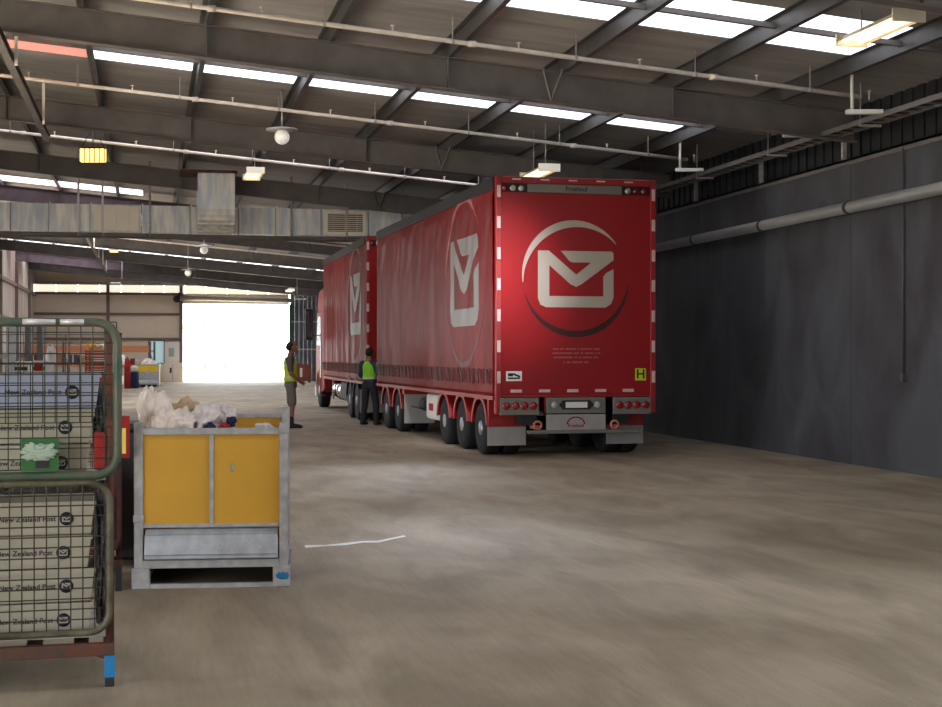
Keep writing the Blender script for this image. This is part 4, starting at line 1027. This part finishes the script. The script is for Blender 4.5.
# ------------------------------------------------------------------ things far left
def boxthing(name, label, cat, m_, u, v, zc, w, h, d=.4, grp=None, base=None):
    """v = bottom row"""
    p = pt(u, v, zc)
    if base is not None: p.z = base
    o = MB().box(-w/2, w/2, 0, d, 0, h).build(name, m_, loc=p, rot=-TH, bevel=.01)
    MB().box(-w/2+.02, w/2-.02, -.006, -.001, h*.35, h*.6).build('side_label', 'white' if m_ != 'white' else 'ink', o)
    return tag(o, label, cat, grp)
# rack with orange beams
rz = 74.0; pL = pt(20, 380, rz); pR = pt(150, 380, rz); RW = (pR-pL).length
t = thing('pallet_rack', 'tall pallet rack with orange beams along the far wall', 'rack', (pL.x, pL.y, 0), -TH)
ht = 1.6+12*rz/FP
for k in range(4):
    x = RW*k/3
    MB().box(x-.05, x+.05, 0, .08, 0, ht).box(x-.05, x+.05, 1.0, 1.08, 0, ht).bar((x, .04, .2), (x, 1.04, .9), .03, .03).bar((x, 1.04, .9), (x, .04, 1.7), .03, .03).build('upright_frame', 'bluegrey', t)
for z in (.9, 1.66):
    for k in range(3):
        MB().box(RW*k/3+.05, RW*(k+1)/3-.05, 0, .06, z, z+(.34 if z > 1.5 else .12)).box(RW*k/3+.05, RW*(k+1)/3-.05, 1.02, 1.08, z, z+.12).build('beam', 'orange', t)
        MB().box(RW*k/3+.05, RW*(k+1)/3-.05, .06, 1.02, z+.04, z+.07).build('deck', 'galvd', t)
rnd = random.Random(5)
rl = ['leftmost', 'second from left', 'third from left', 'fourth from left', 'fifth from left', 'sixth from left', 'seventh from left', 'rightmost']
for lev, z in (('lower', .975), ('floor', .0)):
    for i in range(8):
        w = rnd.uniform(.42, .55); h = rnd.uniform(.35, .6); xx = (.62, 1.2, 1.8, 2.65, 3.3, 3.95, 4.85, 5.55)[i]
        c, s = math.cos(-TH), math.sin(-TH); lx, ly = xx, .2
        o = MB().box(-w/2, w/2, 0, .7, 0, h).build('carton', rnd.choice(('carton', 'white', 'carton', 'bluegrey', 'redbrown')), loc=(pL.x+lx*c-ly*s, pL.y+lx*s+ly*c, z+.005), rot=-TH)
        MB().box(-.03, .03, -.004, .004, 0.01, h-.01).build('tape_strip', 'grille', o)
        tag(o, f'{rl[i]} carton on the {"lower shelf" if lev == "lower" else "floor level"} of the far orange-beamed rack', 'box', 'cartons on the far rack')
# nearer clutter seen through and over the cage
boxthing('white_carton', 'white carton seen over the trays at far left', 'box', 'white', 21, 366, 40, .4, .38, base=1.0)
t = boxthing('red_white_carton', 'white carton with a red block on its face, seen over the trays', 'box', 'white', 39, 367, 40, .38, .4, base=1.0)
MB().box(-.13, .12, -.012, -.007, .12, .3).build('red_print', 'redcloth', t)
t = thing('work_bench', 'grey work bench far left carrying the white cartons', 'bench', pt(0, 400, 40.3) * 1, -TH); t.location.z = 0
MB().box(-1.0, 2.4, -.1, .6, .95, 1.0).build('bench_top', 'bluegrey', t)
for x in (-.9, .75, 2.3):
    for y in (-.05, .5): MB().box(x-.03, x+.03, y, y+.06, 0, .95).build('leg', 'darkmetal', t)
o = crumple('yellow_white_bag', 'white', None, (0, 0, 0), (.13, .12, .4), 31, .3, 2, 4); p = pt(51, 366, 40.6); o.location = (p.x, p.y, 1.42); tag(o, 'upright white bag with a narrow top on the bench', 'bag')
t = thing('stacked_crates', 'red brown crate stack with yellow tops seen through the cage', 'crates', (pt(96, 380, 60).x, pt(96, 380, 60).y, 0), -TH)
for k in range(4):
    m = MB(); z0 = k*.44; m.box(-.45, .45, 0, .7, z0, z0+.05)
    for j in range(3): m.box(-.45, .45, -.01, .02, z0+.08+j*.12, z0+.16+j*.12).box(-.45, .45, .68, .71, z0+.08+j*.12, z0+.16+j*.12).box(-.45, -.42, 0, .7, z0+.08+j*.12, z0+.16+j*.12).box(.42, .45, 0, .7, z0+.08+j*.12, z0+.16+j*.12)
    for x in (-.43, .43): m.box(x-.03, x+.03, -.0, .06, z0, z0+.43).box(x-.03, x+.03, .64, .7, z0, z0+.43)
    m.build('crate', 'redbrown', t)
for i, (x, m_) in enumerate(((-.3, 'yellow'), (0, 'brownpap'), (.28, 'cloth'))):
    o = crumple('parcel_bag', m_, None, (0, 0, 0), (.15, .2, .16), 40+i, .25, 2, 4)
    q = t.location; c, s = math.cos(-TH), math.sin(-TH); o.location = (q[0]+x*c-.35*s, q[1]+x*s+.35*c, 1.92)
    tag(o, ('yellow', 'buff', 'white')[i]+' bag on top of the red brown crate stack', 'bag')
o = MB().lathe([(.14, 0), (.14, 1.2), (.1, 1.32), (.04, 1.36), (.04, 1.44)], (0, 0, 0), 'z', 20).build('red_gas_bottle', 'redcloth', loc=(pt(127.5, 385, 66).x, pt(127.5, 385, 66).y, 0)); tag(o, 'tall red cylinder standing left of the distant bin', 'gas bottle')
q = pt(133.3, 388, 66.5)
t = MB().box(-.16, .16, 0, .4, 0, .75).build('navy_crate', 'navy', loc=(q.x, q.y, 0), rot=-TH, bevel=.02); tag(t, 'narrow navy crate between the red cylinder and the distant bin', 'crate')
o = crumple('white_bundle', 'white', None, (0, 0, 0), (.17, .17, .16), 51, .2, 2, 4); o.location = (q.x+.05, q.y+.2, .9); tag(o, 'white bundle on the narrow navy crate', 'bundle')
q = pt(12.5, 380, 52)
t = thing('dark_post', 'dark steel post standing at far left behind the cage', 'post', (q.x, q.y, 0), -TH)
MB().box(-.18, .18, -.15, .15, 0, 2.75).build('post_shaft', 'darkmetal', t); MB().box(-.28, .28, -.25, .25, 0, .02).build('base_plate', 'darkmetal', t)
for i, u in enumerate((28, 40)):
    q = pt(u, 380, 55); t = thing('dark_post', ('slimmer dark post right of the wide one at far left', 'slim dark post farthest right behind the cage')[i], 'post', (q.x, q.y, 0), -TH)
    MB().box(-.09, .09, -.09, .09, 0, 2.75).build('post_shaft', 'darkmetal', t); MB().box(-.16, .16, -.16, .16, 0, .02).build('base_plate', 'darkmetal', t)
# beige cabinet and white board by the door
q = pt(172.5, 380, 82)
t = thing('beige_cabinet', 'low beige cabinet against the wall left of the roller door', 'cabinet', (q.x, YF-.95, 0), 0)
MB().box(-.5, .52, 0, .5, 0, 1.08).build('cabinet_body', 'cream', t, bevel=.01); MB().box(-.02, -.0, -.004, 0, .04, 1.0).build('door_gap', 'girt', t); MB().box(-.16, -.06, -.01, 0, .5, .8).build('handle_plate', 'darkmetal', t)
q = pt(172, 362, 83)
o = MB().box(-.42, .4, 0, .03, 0, 1.15).build('notice_board', 'white', loc=(q.x, YF-.24, 1.12)); tag(o, 'white board on the wall just left of the roller door', 'board'); MB().box(-.2, .1, -.006, 0, .3, .8).build('pinned_sheet', 'paper', o)
# red barrier right of the door
q = pt(302, 378, 80)
t = thing('red_barrier', 'red barrier standing right of the roller door behind the person', 'barrier', (q.x, q.y, 0), -TH)
MB().box(-.45, .5, 0, .06, .15, 1.0).build('barrier_board', 'redbrown', t); MB().box(-.12, .02, -.01, 0, .3, .8).build('white_sign', 'white', t)
for x in (-.35, .4): MB().box(x-.04, x+.04, -.25, .3, 0, .06).box(x-.03, x+.03, 0, .06, 0, .2).build('foot', 'darkmetal', t)

# strip of white tape on the floor
pts = [pt(u, v, EYE*FP/(v-353.5)) for u, v in ((305, 547.5), (325, 546), (345, 545), (362, 542.5), (378, 542.5), (392, 539), (405, 536.5))]
m = MB(); rnd = random.Random(2)
L_, R_ = [], []
for p in pts: w = rnd.uniform(.02, .04); L_.append(Vector((p.x, p.y-w, .004))); R_.append(Vector((p.x, p.y+w, .004+rnd.uniform(0, .012))))
for i in range(len(pts)-1):
    a, b, c, d_ = L_[i], L_[i+1], R_[i+1], R_[i]; up = Vector((0, 0, .003))
    m.add([a-up, b-up, c-up, d_-up, a, b, c, d_], [(0,3,2,1),(4,5,6,7),(0,1,5,4),(1,2,6,5),(2,3,7,6),(3,0,4,7)])
tag(m.build('plastic_strip', 'white'), 'torn white plastic strip lying on the floor right of the bin', 'strip')

# ------------------------------------------------------------------ outside
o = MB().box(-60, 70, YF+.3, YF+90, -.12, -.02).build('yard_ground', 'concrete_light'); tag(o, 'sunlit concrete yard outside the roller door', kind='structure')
o = MB().box(-60, 70, YB-60, YB-6, -.12, -.02).build('apron_ground', 'concrete_light'); tag(o, 'concrete apron outside the near doorway', kind='structure')
o = MB().box(-60, XL-.3, YB-6, YF+.3, -.12, -.02).build('side_ground', 'concrete_light'); tag(o, 'concrete beside the building', kind='structure')
q = pt(246, 380, 105); t = thing('wheeled_bin', 'pale green wheeled bin out in the bright yard', 'bin', (q.x, q.y, -.02), 0)
MB().box(-.3, .3, -.35, .35, .06, 1.0).build('bin_body', 'foliage', t, bevel=.04); MB().box(-.33, .33, -.38, .38, 1.0, 1.07).build('lid', 'foliage', t, bevel=.02)
for x in (-.25, .25): MB().lathe([(.1, x-.03), (.1, x+.03)], (0, .3, .1), 'x', 16).build('wheel', 'rubber', t)
for i, (u, y, r) in enumerate(((205, 150, 2.0), (225, 158, 2.0))):
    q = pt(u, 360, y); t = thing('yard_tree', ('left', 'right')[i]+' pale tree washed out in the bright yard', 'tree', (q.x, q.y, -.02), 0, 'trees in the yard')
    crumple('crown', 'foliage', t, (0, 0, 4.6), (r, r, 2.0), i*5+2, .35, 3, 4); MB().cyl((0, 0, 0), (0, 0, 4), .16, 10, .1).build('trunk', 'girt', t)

# ------------------------------------------------------------------ light
w = D.worlds.new('World'); S.world = w; w.use_nodes = True
nt = w.node_tree; bg = nt.nodes['Background']; bg.inputs[0].default_value = (.93, .96, 1.0, 1); bg.inputs[1].default_value = 9.5
def portal(name, loc, rot, sx, sy):
    l = D.lights.new(name, 'AREA'); l.shape = 'RECTANGLE'; l.size = sx; l.size_y = sy; l.cycles.is_portal = True
    o = D.objects.new(name, l); COL.objects.link(o); o.location = loc; o.rotation_euler = rot; return o
# sky lights the hall through the far door and added unseen openings
portal('doorway_daylight', ((DX0+DX1)/2, YF+.05, DH/2), (-PI/2, 0, 0), DX1-DX0, DH)
portal('added_high_opening', (XR+.15, 4.65, 3.24), (0, PI/2, 0), 2.2, 6.3)
portal('added_near_doorway', (-2.7, YB-.1, 1.6), (PI/2, 0, 0), 3.0, 3.2)
for a, b, h in OPEN: portal('added_side_opening', (XL-.1, (a+b)/2, h/2), (0, -PI/2, 0), h, b-a)
sun = D.lights.new('sun', 'SUN'); sun.energy = 18; sun.angle = .01; sun.color = (1, .95, .86)
so = D.objects.new('sun', sun); COL.objects.link(so); so.rotation_euler = Vector((.8, -.12, -1)).to_track_quat('-Z', 'Y').to_euler()
for nm, y in (('added_sunbeam', 16.15), ('added_sunbeam', 22.6)):   # added area lights standing in for sun through the two near skylights
    l = D.lights.new(nm, 'AREA'); l.shape = 'RECTANGLE'; l.size = 4.6; l.size_y = 1.2; l.energy = 30; l.spread = math.radians(34); l.color = (.72, .8, 1)
    o = D.objects.new(nm, l); COL.objects.link(o); o.location = (3.2 if y < 20 else 3.9, y, roof_z(3.2)-.25); o.rotation_euler = Vector((-.12, -.92, -1)).to_track_quat('-Z', 'X').to_euler()

l = D.lights.new('added_sunbeam', 'AREA'); l.shape = 'DISK'; l.size = .5; l.energy = 17; l.spread = math.radians(25); l.color = (1, .96, 1)  # added soft spot brightening the left of the trailer's rear
o = D.objects.new('added_sunbeam', l); COL.objects.link(o); q = Vector((4.2, 16.2, 5.35)); o.location = q; o.rotation_euler = (Vector((5.1, 21.46, 2.75))-q).to_track_quat('-Z', 'X').to_euler()
# ------------------------------------------------------------------ camera
cam = D.cameras.new('camera'); cam.sensor_width = 36; cam.lens = FP/942*36; cam.clip_end = 500; cam.clip_start = .05
co = D.objects.new('camera', cam); COL.objects.link(co); co.location = (0, 0, EYE); co.rotation_euler = (PI/2, 0, -TH)
S.camera = co
S.view_settings.view_transform = 'Standard'; S.view_settings.look = 'None'; S.view_settings.gamma = 1; S.view_settings.exposure = -0.2
S.view_settings.use_curve_mapping = False
S.cycles.use_denoising = True
S.cycles.max_bounces = 8; S.cycles.diffuse_bounces = 5; S.cycles.glossy_bounces = 3; S.cycles.sample_clamp_indirect = 6
